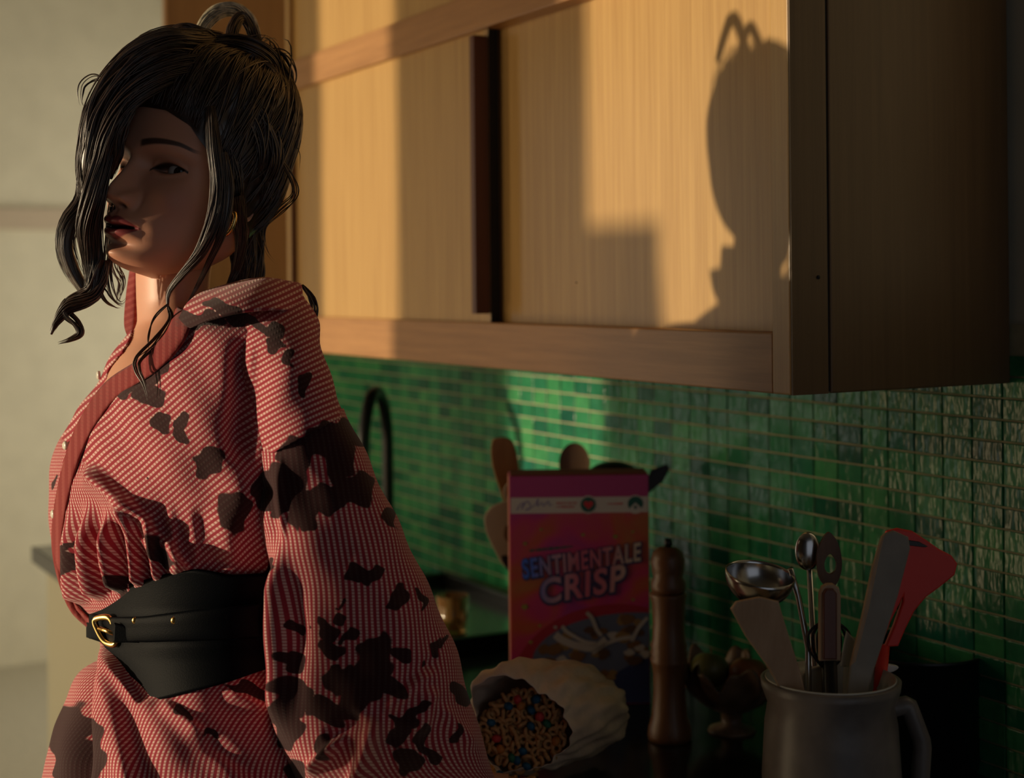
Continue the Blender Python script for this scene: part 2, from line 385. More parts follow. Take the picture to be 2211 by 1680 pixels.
wbox('end_edging', X_END, X_END + 0.004, CE - 0.004, WALL - 0.001, CTOP - 0.035, CTOP - 0.0005, M['worktop_edge'], wt, 0.001)

# ================================================================== the woman
SKIN = (0.70, 0.35, 0.23)
def col_mat(name, rough, sss=0.0, spec=0.5):
    m, nt, b = nodes(name); a_ = N_(nt, 'ShaderNodeVertexColor'); a_.layer_name = 'Col'
    nt.links.new(a_.outputs[0], b.inputs['Base Color']); b.inputs['Roughness'].default_value = rough; b.inputs['Specular IOR Level'].default_value = spec
    if sss:
        b.inputs['Subsurface Weight'].default_value = sss; b.inputs['Subsurface Radius'].default_value = (1.0, 0.35, 0.2); b.inputs['Subsurface Scale'].default_value = 0.004
    tc = N_(nt, 'ShaderNodeTexCoord'); n = N_(nt, 'ShaderNodeTexNoise'); n.inputs['Scale'].default_value = 700; nt.links.new(tc.outputs['Object'], n.inputs['Vector'])
    bp = N_(nt, 'ShaderNodeBump'); bp.inputs['Strength'].default_value = 0.06; bp.inputs['Distance'].default_value = 0.001
    nt.links.new(n.outputs[0], bp.inputs['Height']); nt.links.new(bp.outputs[0], b.inputs['Normal'])
    return m
M['skin'] = col_mat('skin', 0.45, 0.3); M['eye'] = col_mat('eye', 0.06, 0.0, 0.6)
def hair_mat():
    m, nt, b = nodes('dark_brown_hair')
    b.inputs['Base Color'].default_value = (0.022, 0.0095, 0.006, 1); b.inputs['Roughness'].default_value = 0.36; b.inputs['Specular IOR Level'].default_value = 0.85; b.inputs['Coat Weight'].default_value = 0.12; b.inputs['Coat Roughness'].default_value = 0.3
    tc = N_(nt, 'ShaderNodeTexCoord'); n = N_(nt, 'ShaderNodeTexNoise'); n.inputs['Scale'].default_value = 160; n.inputs['Detail'].default_value = 4
    nt.links.new(tc.outputs['Object'], n.inputs['Vector']); r = ramp(nt, [(0.3, (0.016, 0.008, 0.006)), (0.7, (0.060, 0.027, 0.017))])
    nt.links.new(n.outputs[0], r.inputs[0]); nt.links.new(r.outputs[0], b.inputs['Base Color'])
    return m
M['hair'] = hair_mat()
M['hair_pale'] = plain('sun_bleached_hair', (0.52, 0.46, 0.34), 0.4, noise=0.6, nscale=140, spec=0.8)  # pale tone painted for the sun highlight on the knot
def shirt_mat(name, pitch=0.0055, plain_=False):
    m, nt, b = nodes(name); b.inputs['Roughness'].default_value = 0.85; b.inputs['Specular IOR Level'].default_value = 0.2
    b.inputs['Sheen Weight'].default_value = 0.15
    uvn = N_(nt, 'ShaderNodeUVMap'); sx = N_(nt, 'ShaderNodeSeparateXYZ'); nt.links.new(uvn.outputs[0], sx.inputs[0])
    def wave(sock, p, lo, hi):
        a1 = N_(nt, 'ShaderNodeMath', operation='MULTIPLY'); a1.inputs[1].default_value = 2 * math.pi / p; nt.links.new(sock, a1.inputs[0])
        a2 = N_(nt, 'ShaderNodeMath', operation='SINE'); nt.links.new(a1.outputs[0], a2.inputs[0])
        mr = N_(nt, 'ShaderNodeMapRange', interpolation_type='SMOOTHSTEP'); mr.inputs[1].default_value = lo; mr.inputs[2].default_value = hi
        nt.links.new(a2.outputs[0], mr.inputs[0]); return mr.outputs[0]
    w1 = wave(sx.outputs[0], pitch, -0.2, 0.65); w2 = wave(sx.outputs[1], pitch * 0.62, -0.9, 0.6)
    mm = N_(nt, 'ShaderNodeMath', operation='MULTIPLY'); nt.links.new(w1, mm.inputs[0]); nt.links.new(w2, mm.inputs[1])
    cream = (0.76, 0.52, 0.48); red = (0.36, 0.028, 0.050)
    if plain_: cream = (0.30, 0.05, 0.045); red = (0.24, 0.022, 0.022)
    mx1 = N_(nt, 'ShaderNodeMixRGB'); mx1.inputs[1].default_value = (*red, 1); mx1.inputs[2].default_value = (0.52, 0.18, 0.18, 1) if not plain_ else (*cream, 1)
    nt.links.new(w1, mx1.inputs[0])
    mx2 = N_(nt, 'ShaderNodeMixRGB'); mx2.inputs[2].default_value = (*cream, 1); nt.links.new(mx1.outputs[0], mx2.inputs[1]); nt.links.new(mm.outputs[0], mx2.inputs[0])
    at = N_(nt, 'ShaderNodeAttribute'); at.attribute_name = 'stain'
    mx3 = N_(nt, 'ShaderNodeMixRGB'); mx3.inputs[2].default_value = (0.026, 0.006, 0.008, 1)
    sm = N_(nt, 'ShaderNodeMapRange', interpolation_type='SMOOTHSTEP'); sm.inputs[1].default_value = 0.35; sm.inputs[2].default_value = 0.65; sm.inputs[4].default_value = 0.97
    nt.links.new(at.outputs['Fac'], sm.inputs[0]); nt.links.new(sm.outputs[0], mx3.inputs[0]); nt.links.new(mx2.outputs[0], mx3.inputs[1])
    nt.links.new(mx3.outputs[0], b.inputs['Base Color'])
    bp = N_(nt, 'ShaderNodeBump'); bp.inputs['Strength'].default_value = 0.25; bp.inputs['Distance'].default_value = 0.0008
    nt.links.new(mm.outputs[0], bp.inputs['Height']); nt.links.new(bp.outputs[0], b.inputs['Normal'])
    return m
M['shirt'] = shirt_mat('red_cream_check_cotton'); M['shirt_dark'] = shirt_mat('dark_red_facing', 0.0066, True)
M['leather'] = plain('black_leather', (0.003, 0.004, 0.006), 0.5, spec=0.035, bump=0.1, bscale=900)
M['button'] = plain('pearl_button', (0.75, 0.72, 0.62), 0.25)
PXM = 1 / 2050.0

woman = empty('person', (*P(430, 1300, 1.60)[:2], 0.0))
tag(woman, 'woman with dark piled-up hair in a stained red checked shirt and wide black belt', 'person')

# ---------------- head (one mesh with neck, chest and legs)
HD = 1.62
YAW, PITCH, HROLL = math.radians(37), math.radians(7), math.radians(6)
HSX, HSY, HSZ = 1.12, 1.07, 0.93
hf = -math.sin(YAW) * RT - math.cos(YAW) * FWD; hl = math.cos(YAW) * RT - math.sin(YAW) * FWD; hu = UP.copy()
hf, hu = hf * math.cos(PITCH) + hu * math.sin(PITCH), hu * math.cos(PITCH) - hf * math.sin(PITCH)
def rot_axis(v, ax, t):
    return v * math.cos(t) + np.cross(ax, v) * math.sin(t) + ax * ax.dot(v) * (1 - math.cos(t))
hf, hl, hu = [rot_axis(q, FWD, HROLL) for q in (hf, hl, hu)]
HO = P(445, 404, HD)
def H(x, y, z):
    x = np.asarray(x)[..., None]; y = np.asarray(y)[..., None]; z = np.asarray(z)[..., None]
    z = np.where(z < -.075, -.075 + (z + .075) * .86, z)
    return HO + np.where(x > 0, x * HSX, x * .64) * hf + y * hl * HSY + z * hu * HSZ
zt = np.array([.128, .126, .122, .115, .105, .09, .075, .06, .045, .03, .018, .006, -.006, -.02, -.035, -.05, -.065, -.08, -.09, -.1, -.108, -.115, -.120, -.124])
Ft = np.array([0, .022, .038, .054, .068, .080, .087, .0905, .0925, .0945, .0945, .0905, .0890, .0885, .0885, .0895, .0905, .089, .088, .0885, .0865, .080, .068, .040])
At = np.array([0, .020, .034, .046, .056, .0645, .069, .0715, .0725, .0725, .0725, .0720, .0715, .0705, .068, .0645, .060, .054, .048, .040, .033, .025, .017, .006])
Bt = np.array([.01, .03, .046, .062, .076, .089, .096, .099, .1, .1, .099, .097, .094, .089, .08, .068, .052, .034, .018, .002, -.014, -.028, -.038, -.036])
zi = zt[::-1]
def FAB(z):
    q = cr(zi, np.stack([Ft, At, Bt], 1)[::-1], z); return q[:, 0], q[:, 1], q[:, 2]
def G(u, s): return np.exp(-(u / s) ** 2)
EYE_Y, EYE_Z = 0.0325, 0.0
MZ = -0.0715
def face_xyz(z, ph, offF=0, offA=0, offB=0):
    """z (n,), ph (m,) -> local coordinates on the head"""
    Fz, Az, Bz = FAB(z); Fz = Fz + offF; Az = Az + offA; Bz = Bz + offB
    xc = (Fz - Bz) / 2; L = (Fz + Bz) / 2
    c, s = np.cos(ph), np.sin(ph)
    pf = 0.86
    cc = np.sign(c) * np.abs(c) ** np.where(c > 0, pf, 1.0); ss = np.sign(s) * np.abs(s) ** np.where(c > 0, pf + .04, 1.0)
    return xc[:, None] + L[:, None] * cc[None], Az[:, None] * ss[None], np.repeat(z[:, None], len(ph), 1)
def features(x, y, z):
    m = smooth(0.012, 0.05, x); dx = np.zeros_like(x); ay = np.abs(y)
    # nose
    nz = cr([-.060, -.053, -.049, -.044, -.038, -.031, -.021, -.010, .002, .012, .03], [0, .0010, .0060, .0150, .0205, .0212, .0172, .0112, .0054, .0010, 0], z.ravel()).reshape(z.shape)
    nw = cr([-.055, -.044, -.036, -.026, -.01, .01], [.0100, .0115, .0112, .0088, .0072, .0075], z.ravel()).reshape(z.shape)
    dx += nz * np.exp(-np.abs(y / nw) ** 2.2)
    dx += 0.0100 * G(ay - .0135, .0062) * G(z + .0405, .0080)          # wings
    dx -= 0.0035 * G(ay - .0195, .0035) * G(z + .041, .009)            # crease beside wings
    dx -= 0.0045 * G(ay - .0080, .0038) * G(z + .0485, .0030)          # nostrils
    # brow, sockets, cheeks
    dx += 0.0030 * G(ay - .030, .020) * G(z - .024, .008)
    dx -= 0.0125 * G(ay - .0300, .0170) * G(z - .0015, .0125)
    dx -= 0.003 * G(ay - .014, .006) * G(z - .0, .012)
    dx += 0.0055 * G(ay - .044, .018) * G(z + .032, .019)
    dx -= 0.002 * G(ay - .047, .012) * G(z + .068, .018)
    # upper lid fold and eye opening
    du = (ay - EYE_Y)
    lid_u = EYE_Z + 0.0055 * (1 - (du / .0155) ** 2) + 0.08 * du; lid_l = EYE_Z - 0.0045 * (1 - (du / .0155) ** 2) + 0.08 * du
    dx += 0.0048 * G(z - (lid_u + .0035), .0040) * (np.abs(du) < .0175) * np.clip(1 - (du / .0175) ** 2, 0, 1)
    dx += 0.0030 * G(z - (lid_l - .003), .0035) * np.clip(1 - (du / .0175) ** 2, 0, 1)
    inside = np.clip(np.minimum(lid_u - z, z - lid_l) / 0.0012, 0, 1) * (np.abs(du) < .0152)
    dx -= 0.010 * inside
    # mouth
    lw = np.clip(1 - (ay / .0270) ** 2, 0, 1) ** 1.1
    ml = MZ - 0.0012 * G(ay, .006) + .001 * (ay / .025) ** 2
    dx += 0.0048 * lw * G(z - (ml + .0062), .0052) * (1 - .18 * G(y, .003))
    dx += 0.0068 * lw * G(z - (ml - .0082), .0064)
    dx += 0.0090 * G(y, .024) * G(z + .063, .019)
    dx -= 0.0095 * np.clip(1 - (ay / .0245) ** 2, 0, 1) * G(z - ml, .0019)
    dx -= 0.0012 * G(ay - .027, .006) * G(z - MZ, .007)
    dx -= 0.0012 * G(y, .003) * G(z + .057, .006)                      # philtrum
    dx -= 0.0030 * G(y, .017) * G(z + .0925, .007)
    dx += 0.0075 * G(y, .016) * G(z + .106, .010)                      # chin
    return x + dx * m, inside, lid_u, lid_l, lw, ml
def phi_grid():
    a = np.linspace(-78, 78, 260); b1 = np.linspace(78, 282, 52)[1:-1]
    return np.radians(np.r_[a, b1])
PH = phi_grid(); ZR = np.r_[np.linspace(.128, .05, 46)[:-1], np.linspace(.05, -.124, 236)]
hx, hy, hz = face_xyz(ZR, PH)
hx, inside, lu, ll, lw, ml = features(hx, hy, hz)
hv = H(hx, hy, hz).reshape(-1, 3)
sk = np.array(SKIN); col = np.tile(sk, (len(hv), 1)).reshape(*hx.shape, 3)
ay = np.abs(hy); front = hx > 0.03
def paint(mask, c):
    global col
    mm = np.clip(mask, 0, 1)[..., None]; col = col * (1 - mm) + np.array(c) * mm
paint(0.5 * G(ay - .046, .02) * G(hz + .034, .02) * front, (0.52, 0.20, 0.12))
lipm = smooth(0, .0016, np.minimum((ml + .0130 * lw - .0018 * G(hy, .003)) - hz, hz - (ml - .0155 * lw))) * (ay < .0262) * front
paint(lipm, (0.30, 0.055, 0.06))
paint(smooth(.0030, .0008, np.abs(hz - ml)) * (ay < .021) * front, (0.03, 0.006, 0.006))
bz = .0225 + .0050 * np.sin(np.clip((ay - .010) / .045, 0, 1) * math.pi * .75) - 0.003 * smooth(.045, .058, ay)
paint(smooth(.0046, .0022, np.abs(hz - bz) / (0.55 + .55 * smooth(.06, .02, ay))) * smooth(.009, .014, ay) * smooth(.060, .052, ay) * front * .92, (0.030, 0.014, 0.010))
du = ay - EYE_Y
paint(smooth(.0022, .0006, np.abs(hz - lu)) * (np.abs(du) < .018) * front, (0.012, 0.006, 0.006))
paint(.55 * smooth(.0016, .0004, np.abs(hz - ll)) * (np.abs(du) < .0165) * front, (0.05, 0.02, 0.016))
paint(.45 * G(hz - .009, .006) * G(du, .016) * front, (0.22, 0.10, 0.065))
paint(.9 * G(ay - .0075, .0035) * G(hz + .0482, .0024) * front, (0.04, 0.012, 0.010))
geos = [(hv, grid_faces(len(ZR), len(PH), True))]; cols = [col.reshape(-1, 3)]
# ears
for sgn in (1, -1):
    t = np.linspace(0, 2 * math.pi, 40, endpoint=False); rr = np.linspace(0, 1, 12)
    T_, R_ = np.meshgrid(t, rr)
    ex = 0.006 + R_ * .0135 * np.cos(T_) * (1 + .15 * np.sin(T_)); ez = -.012 + R_ * .026 * np.sin(T_)
    ey = .064 + .006 * R_ - .008 * G(R_ - .55, .2) + .004 * G(R_ - .95, .1)
    geos.append((H(ex + .004 * R_ * 0, sgn * ey, ez + .0).reshape(-1, 3), grid_faces(12, 40, True))); cols.append(np.tile(sk, (480, 1)))
# neck and chest, legs (tubes that run on into the same body mesh)
def ring_tube(rows, n=60, m=72, power=1.0, back=1.0, skew=None):
    rows = np.asarray(rows, float); q = np.linspace(rows[0, 0], rows[-1, 0], n); r = cr(rows[:, 0], rows[:, 1:], q)
    a = np.linspace(0, 2 * math.pi, m, endpoint=False)
    c = np.sign(np.cos(a)) * np.abs(np.cos(a)) ** power; s = np.sin(a); s = np.where(s > 0, s, s * back)
    xc, hw = (r[:, 0] + r[:, 1]) / 2, (r[:, 1] - r[:, 0]) / 2
    X = xc[:, None] - hw[:, None] * c; Y = np.repeat(q[:, None], m, 1); D = r[:, 2][:, None] - r[:, 3][:, None] * s
    if skew is not None: D = D + skew(q)[:, None] * c
    return X, Y, D
X_, Y_, D_ = ring_tube([(530, 318, 470, 1.635, .050), (590, 293, 455, 1.635, .052), (640, 294, 452, 1.635, .052), (690, 296, 462, 1.63, .058), (725, 283, 500, 1.62, .075),
                        (770, 252, 560, 1.61, .105), (820, 226, 600, 1.60, .125), (900, 190, 620, 1.59, .135), (1000, 160, 630, 1.59, .135)], 70, 72)
nk = P(X_, Y_, D_)
# throat: soft hollow and tendons
geos.append((nk.reshape(-1, 3), grid_faces(70, 72, True))); cols.append(np.tile(sk, (70 * 72, 1)))
hip = P(430, 1500, 1.60)
for sgn in (-1, 1):
    side = FWD * 0.085 * sgn
    tp = hip + side; pth = np.array([tp * [1, 1, 0] + [0, 0, q] for q in (0.90, 0.70, 0.50, 0.46, 0.30, 0.12, 0.075)])
    v, f = tube_geo(pth, [.085, .075, .058, .055, .055, .036, .036], 20); geos.append((v, f)); cols.append(np.tile(sk, (len(v), 1)))
    toe = -RT * np.array([1, 1, 0]); pth = np.array([tp * [1, 1, 0] + [0, 0, .035] + toe * q for q in (-.05, 0, .06, .12, .17, .19)])
    v, f = tube_geo(pth, [.030, .035, .034, .034, .028, .012], 14); geos.append((v, f)); cols.append(np.tile((.05, .02, .02), (len(v), 1)))
# resting hand on the worktop edge, inside the cuff
hb = P(1010, 1790, 1.64); hb[2] = CAMZ + CTOP + 0.032
pt = [hb - RT * .09 + [0, 0, .07], hb - RT * .04 + [0, 0, .02], hb, hb + FWD * .0 + RT * .045]
v, f = tube_geo(spline_pts := np.array(pt), [.026, .026, .030, .026], 14); geos.append((v, f)); cols.append(np.tile(sk, (len(v), 1)))
for k, (sp, ln) in enumerate(((-.028, .062), (-.010, .072), (.008, .070), (.024, .056))):
    b0 = hb + RT * .035 + FWD * sp; v, f = tube_geo(np.array([b0, b0 + RT * ln * .5 + [0, 0, .006], b0 + RT * ln * .85 + [0, 0, -.004], b0 + RT * ln + [0, 0, -.011]]), [.0095, .0088, .0080, .005], 10)
    geos.append((v, f)); cols.append(np.tile(sk, (len(v), 1)))
b0 = hb - FWD * .026 + RT * .0; v, f = tube_geo(np.array([b0, b0 - FWD * .022 + RT * .022, b0 - FWD * .030 + RT * .044 + [0, 0, -.008]]), [.012, .010, .006], 10); geos.append((v, f)); cols.append(np.tile(sk, (len(v), 1)))
v, f = join_geo(geos); mk('body', v, f, M['skin'], woman, col=np.vstack(cols))
# eyes, looking into the camera
for sgn, nm in ((1, 'eye'), (-1, 'eye')):
    i = np.argmin(np.abs(ZR - EYE_Z)); j = np.argmin(np.abs(hy[i] - sgn * EYE_Y) + (hx[i] < 0) * 9)
    ec = np.array([hx[i, j] - 0.0018, sgn * EYE_Y * .985, EYE_Z + .0004]); cen = H(*ec)
    gz = CAM - cen; gz /= np.linalg.norm(gz); gz = gz * .86 + hf * .14 + .0 * hu; gz /= np.linalg.norm(gz)
    n1, n2 = 44, 44; th = np.linspace(0, math.pi, n1); pp = np.linspace(0, 2 * math.pi, n2, endpoint=False)
    e1 = np.cross(gz, hu); e1 /= np.linalg.norm(e1); e2 = np.cross(e1, gz)
    rad = .0135 + .0006 * (th < .5)
    vv = cen + rad[:, None, None] * (np.cos(th)[:, None, None] * gz + np.sin(th)[:, None, None] * (np.cos(pp)[None, :, None] * e1 + np.sin(pp)[None, :, None] * e2)) - hf * .0004
    cc = np.where((th < .20)[:, None, None], (.004, .004, .004), np.where((th < .50)[:, None, None], (.035, .016, .009), (.62, .56, .52))) * np.ones((n1, n2, 3))
    mk(nm, vv.reshape(-1, 3), grid_faces(n1, n2, True), M['eye'], woman, col=cc.reshape(-1, 3))

# ---------------- hair
def strands(paths, r0, k=5, taper=0.25):
    """list of (m,3) polylines -> one tube mesh"""
    g = []
    for p, r in paths:
        m = len(p); t = np.linspace(0, 1, m); prof = np.minimum(1, np.minimum((t + .02) / .08, (1.02 - t) / taper))
        g.append(tube_geo(p, np.maximum(r * prof, 1e-5), k, False))
    return join_geo(g)
CORES = []
def lock(pts, widths, n, r=0.0014, twist=0.0, seed=0, m=44, depth_ratio=1.0, jitter=0.15):
    rg = np.random.default_rng(seed); c = spline(pts, m); wd = np.interp(np.linspace(0, 1, m), np.linspace(0, 1, len(widths)), widths)
    C3 = P(c[:, 0], c[:, 1], c[:, 2]); T = np.gradient(C3, axis=0); T /= np.linalg.norm(T, axis=1)[:, None]
    Nn = np.cross(T, FWD); Nn /= np.linalg.norm(Nn, axis=1)[:, None] + 1e-9; Bn = np.cross(T, Nn)
    out = []; r = r * .55; n = int(n * 1.7)
    if max(widths) > .005:
        k_ = 18; aa = np.linspace(0, 2 * math.pi, k_, endpoint=False); rr_ = wd[:, None] * (.78 + .10 * np.sin(aa * 5 + seed)[None] + .06 * np.sin(aa * 9 + twist * np.linspace(0, 3, m)[:, None]))
        cv = C3[:, None] + rr_[..., None] * (np.cos(aa)[None, :, None] * Nn[:, None] + depth_ratio * np.sin(aa)[None, :, None] * Bn[:, None]); CORES.append((cv.reshape(-1, 3), grid_faces(m, k_, True)))
    for _ in range(n):
        rho = .55 + .55 * math.sqrt(rg.random()); th = rg.random() * 2 * math.pi; t = np.linspace(0, 1, m)
        a_ = th + twist * t + rg.normal(0, .3) * np.sin(t * 5 + rg.random() * 6)
        lim = 1 - abs(rg.normal(0, .10)); q = max(8, int(m * min(1, lim)))
        off = wd[:, None] * rho * (np.cos(a_)[:, None] * Nn + depth_ratio * np.sin(a_)[:, None] * Bn)
        wob = jitter * wd[:, None] * np.sin(t * rg.uniform(4, 11) + rg.random() * 6)[:, None] * Nn
        out.append(((C3 + off + wob)[:q], r * rg.uniform(.7, 1.3)))
    return out
# cap
def hairline(ph):
    a = np.abs((np.degrees(ph) + 180) % 360 - 180)
    return np.interp(a, [0, 20, 40, 55, 68, 80, 95, 120, 180], [.064, .062, .050, .028, .002, -.022, -.038, -.050, -.050])
cph = np.radians(np.linspace(-180, 180, 150, endpoint=False)); czr = np.linspace(0, 1, 70)
zz = np.zeros((70, 150)); HLn = hairline(cph)
for j in range(150): zz[:, j] = .1279 + (HLn[j] - .1279) * czr ** .8
cx_ = np.zeros_like(zz); cy_ = np.zeros_like(zz); cz_ = zz.copy()
for i in range(70):
    for j in range(150):
        x1, y1, z1 = face_xyz(np.array([zz[i, j]]), np.array([cph[j]])); cx_[i, j] = x1[0, 0]; cy_[i, j] = y1[0, 0]
edge = 1 - czr[:, None]
vol = smooth(-.05, .5, edge) * (.012 + .020 * smooth(.5, 0, czr)[:, None] + .0 * cph[None, :]) + .0012
nrm = np.stack([cx_ + .01, cy_, cz_ - .02], -1); nrm /= np.linalg.norm(nrm, axis=-1)[..., None]
groove = .0012 * np.sin(cph * 38 + 3 * np.sin(cph * 5) + 6 * czr[:, None]) * smooth(0, .2, edge)
hcap = np.stack([cx_, cy_, cz_], -1) + nrm * (vol + groove)[..., None]
hair_geo = [(H(hcap[..., 0], hcap[..., 1], hcap[..., 2]).reshape(-1, 3), grid_faces(70, 150, True))]
mk('hair', hair_geo[0][0], hair_geo[0][1], M['hair'], woman)
HCW = H(hcap[..., 0], hcap[..., 1], hcap[..., 2])
# combed strands lying over the cap, gathered towards the knot
rg = np.random.default_rng(3); paths = []
from mathutils.kdtree import KDTree
CEN_ = np.array([-.008, 0, .03]); dv_ = hcap.reshape(-1, 3) - CEN_; KR = np.linalg.norm(dv_, axis=1); KD = KDTree(len(KR))
for i_, u_ in enumerate(dv_ / KR[:, None]): KD.insert(Vector(u_), i_)
KD.balance()
bunL = np.array([-.045, -.004, .158])
for _ in range(900):
    j = rg.integers(0, 150); i0 = rg.integers(52, 69) if rg.random() < .65 else rg.integers(15, 60)
    s0 = hcap[i0, j] + nrm[i0, j] * rg.uniform(-.001, .003); e0 = bunL + rg.normal(0, .014, 3)
    cen = np.array([-.008, 0, .03]); t = np.linspace(0, 1, 26); a_ = s0 - cen; b_ = e0 - cen
    ra, rb = np.linalg.norm(a_), np.linalg.norm(b_); om = math.acos(np.clip(a_.dot(b_) / ra / rb, -1, 1)) + 1e-6
    sl = (np.sin((1 - t) * om)[:, None] * a_ / ra + np.sin(t * om)[:, None] * b_ / rb) / math.sin(om)
    # keep above the cap surface
    lif = rg.uniform(.0004, .0030); rad_ = np.array([KR[KD.find(Vector(u_))[1]] for u_ in sl / np.linalg.norm(sl, axis=1)[:, None]]) + lif
    rad_ = np.convolve(np.r_[rad_[:1], rad_[:1], rad_, rad_[-1:], rad_[-1:]], np.ones(5) / 5, 'valid'); wt_ = smooth(.75, 1, t); rad_ = rad_ * (1 - wt_) + rb * wt_
    q = cen + sl / np.linalg.norm(sl, axis=1)[:, None] * rad_[:, None]
    paths.append((H(q[:, 0], q[:, 1], q[:, 2]), rg.uniform(.0005, .0010)))
v, f = strands(paths, 1, 5, .1); mk('combed_hair', v, f, M['hair'], woman)
# swept fringe hanging on the far side of the face, in thick waves
def hairpart(name, paths, taper):
    global CORES
    v, f = join_geo([strands(paths, 1, 5, taper)] + CORES); CORES = []
    return mk(name, v, f, M['hair'], woman)
fr = []
fr += lock([(440, 104, 1.60), (340, 122, 1.56), (268, 178, 1.545), (222, 250, 1.54), (203, 330, 1.54), (194, 400, 1.545), (192, 445, 1.545)], [.014, .020, .020, .017, .0150, .012, .008], 90, .0015, .6, 11, depth_ratio=1.9)
fr += lock([(480, 92, 1.62), (360, 98, 1.58), (285, 140, 1.56), (225, 215, 1.555), (196, 290, 1.55), (188, 360, 1.55), (182, 430, 1.55), (150, 480, 1.55), (141, 530, 1.55), (158, 585, 1.55), (185, 630, 1.55)], [.010, .016, .016, .012, .009, .009, .009, .009, .009, .009, .007], 70, .0014, 2.5, 12)
fr += lock([(460, 125, 1.57), (350, 160, 1.53), (276, 215, 1.515), (236, 285, 1.515), (220, 350, 1.52), (204, 420, 1.52), (192, 490, 1.53), (200, 560, 1.54), (204, 620, 1.54), (178, 650, 1.54), (142, 675, 1.54)], [.010, .013, .012, .010, .009, .0085, .0100, .012, .010, .0085, .004], 75, .0014, 3.0, 13)
fr += lock([(212, 560, 1.54), (205, 620, 1.54), (185, 642, 1.54), (148, 662, 1.54), (122, 695, 1.54), (110, 722, 1.54)], [.009, .0095, .008, .007, .0045, .0015], 40, .0013, 2.5, 14)
fr += lock([(150, 650, 1.54), (140, 672, 1.54), (165, 700, 1.54), (172, 720, 1.54), (150, 734, 1.54), (122, 742, 1.54)], [.005, .0048, .004, .0035, .002, .0008], 22, .0012, 2, 15)
fr += lock([(243, 440, 1.53), (236, 520, 1.55), (232, 590, 1.56), (245, 640, 1.56), (262, 655, 1.56), (278, 640, 1.57)], [.003, .0045, .0045, .004, .003, .001], 12, .0010, 2, 16)
fr += lock([(255, 520, 1.58), (248, 570, 1.58), (262, 610, 1.58), (255, 650, 1.58), (270, 662, 1.58)], [.003, .004, .004, .003, .001], 9, .0010, 2, 17)
fr += lock([(276, 232, 1.515), (254, 290, 1.515), (250, 335, 1.52), (238, 385, 1.53)], [.007, .0075, .006, .003], 30, .0013, 1, 18)
hairpart('fringe', fr, .35)
# knot on top: open loops of hair
kn = lock([(432, 100, 1.64), (440, 58, 1.65), (468, 27, 1.66), (506, 20, 1.67), (536, 40, 1.68), (552, 78, 1.69), (560, 120, 1.70)], [.006, .006, .0068, .0070, .006, .0055, .005], 70, .0012, 1.5, 21)
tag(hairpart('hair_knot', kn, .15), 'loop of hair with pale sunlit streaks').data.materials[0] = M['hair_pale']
kn = lock([(500, 100, 1.62), (505, 60, 1.63), (520, 38, 1.64), (540, 58, 1.65), (556, 95, 1.66), (560, 125, 1.67)], [.006, .006, .0055, .0055, .005, .005], 45, .0012, 1.5, 22)
kn += lock([(395, 86, 1.58), (378, 70, 1.58), (400, 62, 1.58), (430, 74, 1.59), (470, 95, 1.61)], [.003, .005, .006, .007, .005], 28, .0013, 1, 23)
kn += lock([(440, 108, 1.60), (480, 96, 1.61), (530, 104, 1.63), (575, 130, 1.64)], [.006, .010, .011, .008], 50, .0012, 1, 24)
hairpart('hair_knot', kn, .15)
# rolled hair at the back of the head
bk = []
bk += lock([(470, 112, 1.61), (530, 120, 1.61), (575, 150, 1.63), (600, 205, 1.64), (602, 262, 1.65), (584, 325, 1.65), (552, 385, 1.64)], [.014, .017, .017, .016, .016, .015, .012], 150, .0017, .8, 31, depth_ratio=1.7)
bk += lock([(520, 165, 1.585), (562, 152, 1.585), (594, 188, 1.59), (594, 234, 1.59), (562, 254, 1.59), (543, 225, 1.585), (562, 200, 1.58)], [.007, .009, .010, .010, .009, .008, .005], 60, .0014, 1.5, 32)
bk += lock([(470, 180, 1.565), (515, 225, 1.57), (548, 285, 1.575), (560, 340, 1.58), (545, 395, 1.59), (522, 440, 1.60)], [.018, .022, .022, .022, .019, .010], 160, .0017, .6, 33, depth_ratio=1.2)
bk += lock([(440, 200, 1.545), (466, 260, 1.545), (484, 330, 1.55), (494, 395, 1.55), (500, 440, 1.555)], [.012, .015, .016, .015, .010], 90, .0015, .5, 34)
bk += lock([(515, 420, 1.60), (520, 480, 1.61), (525, 550, 1.62), (520, 640, 1.62)], [.014, .014, .012, .008], 60, .0012, .8, 37)
bk += lock([(520, 330, 1.56), (552, 380, 1.575), (560, 425, 1.585), (540, 465, 1.59)], [.012, .015, .014, .006], 70, .0013, .6, 36)
bk += lock([(540, 390, 1.64), (542, 460, 1.65), (545, 540, 1.66), (550, 600, 1.66), (545, 650, 1.66)], [.014, .014, .013, .011, .006], 50, .0012, 1.0, 35)
hairpart('rolled_hair', bk, .12)
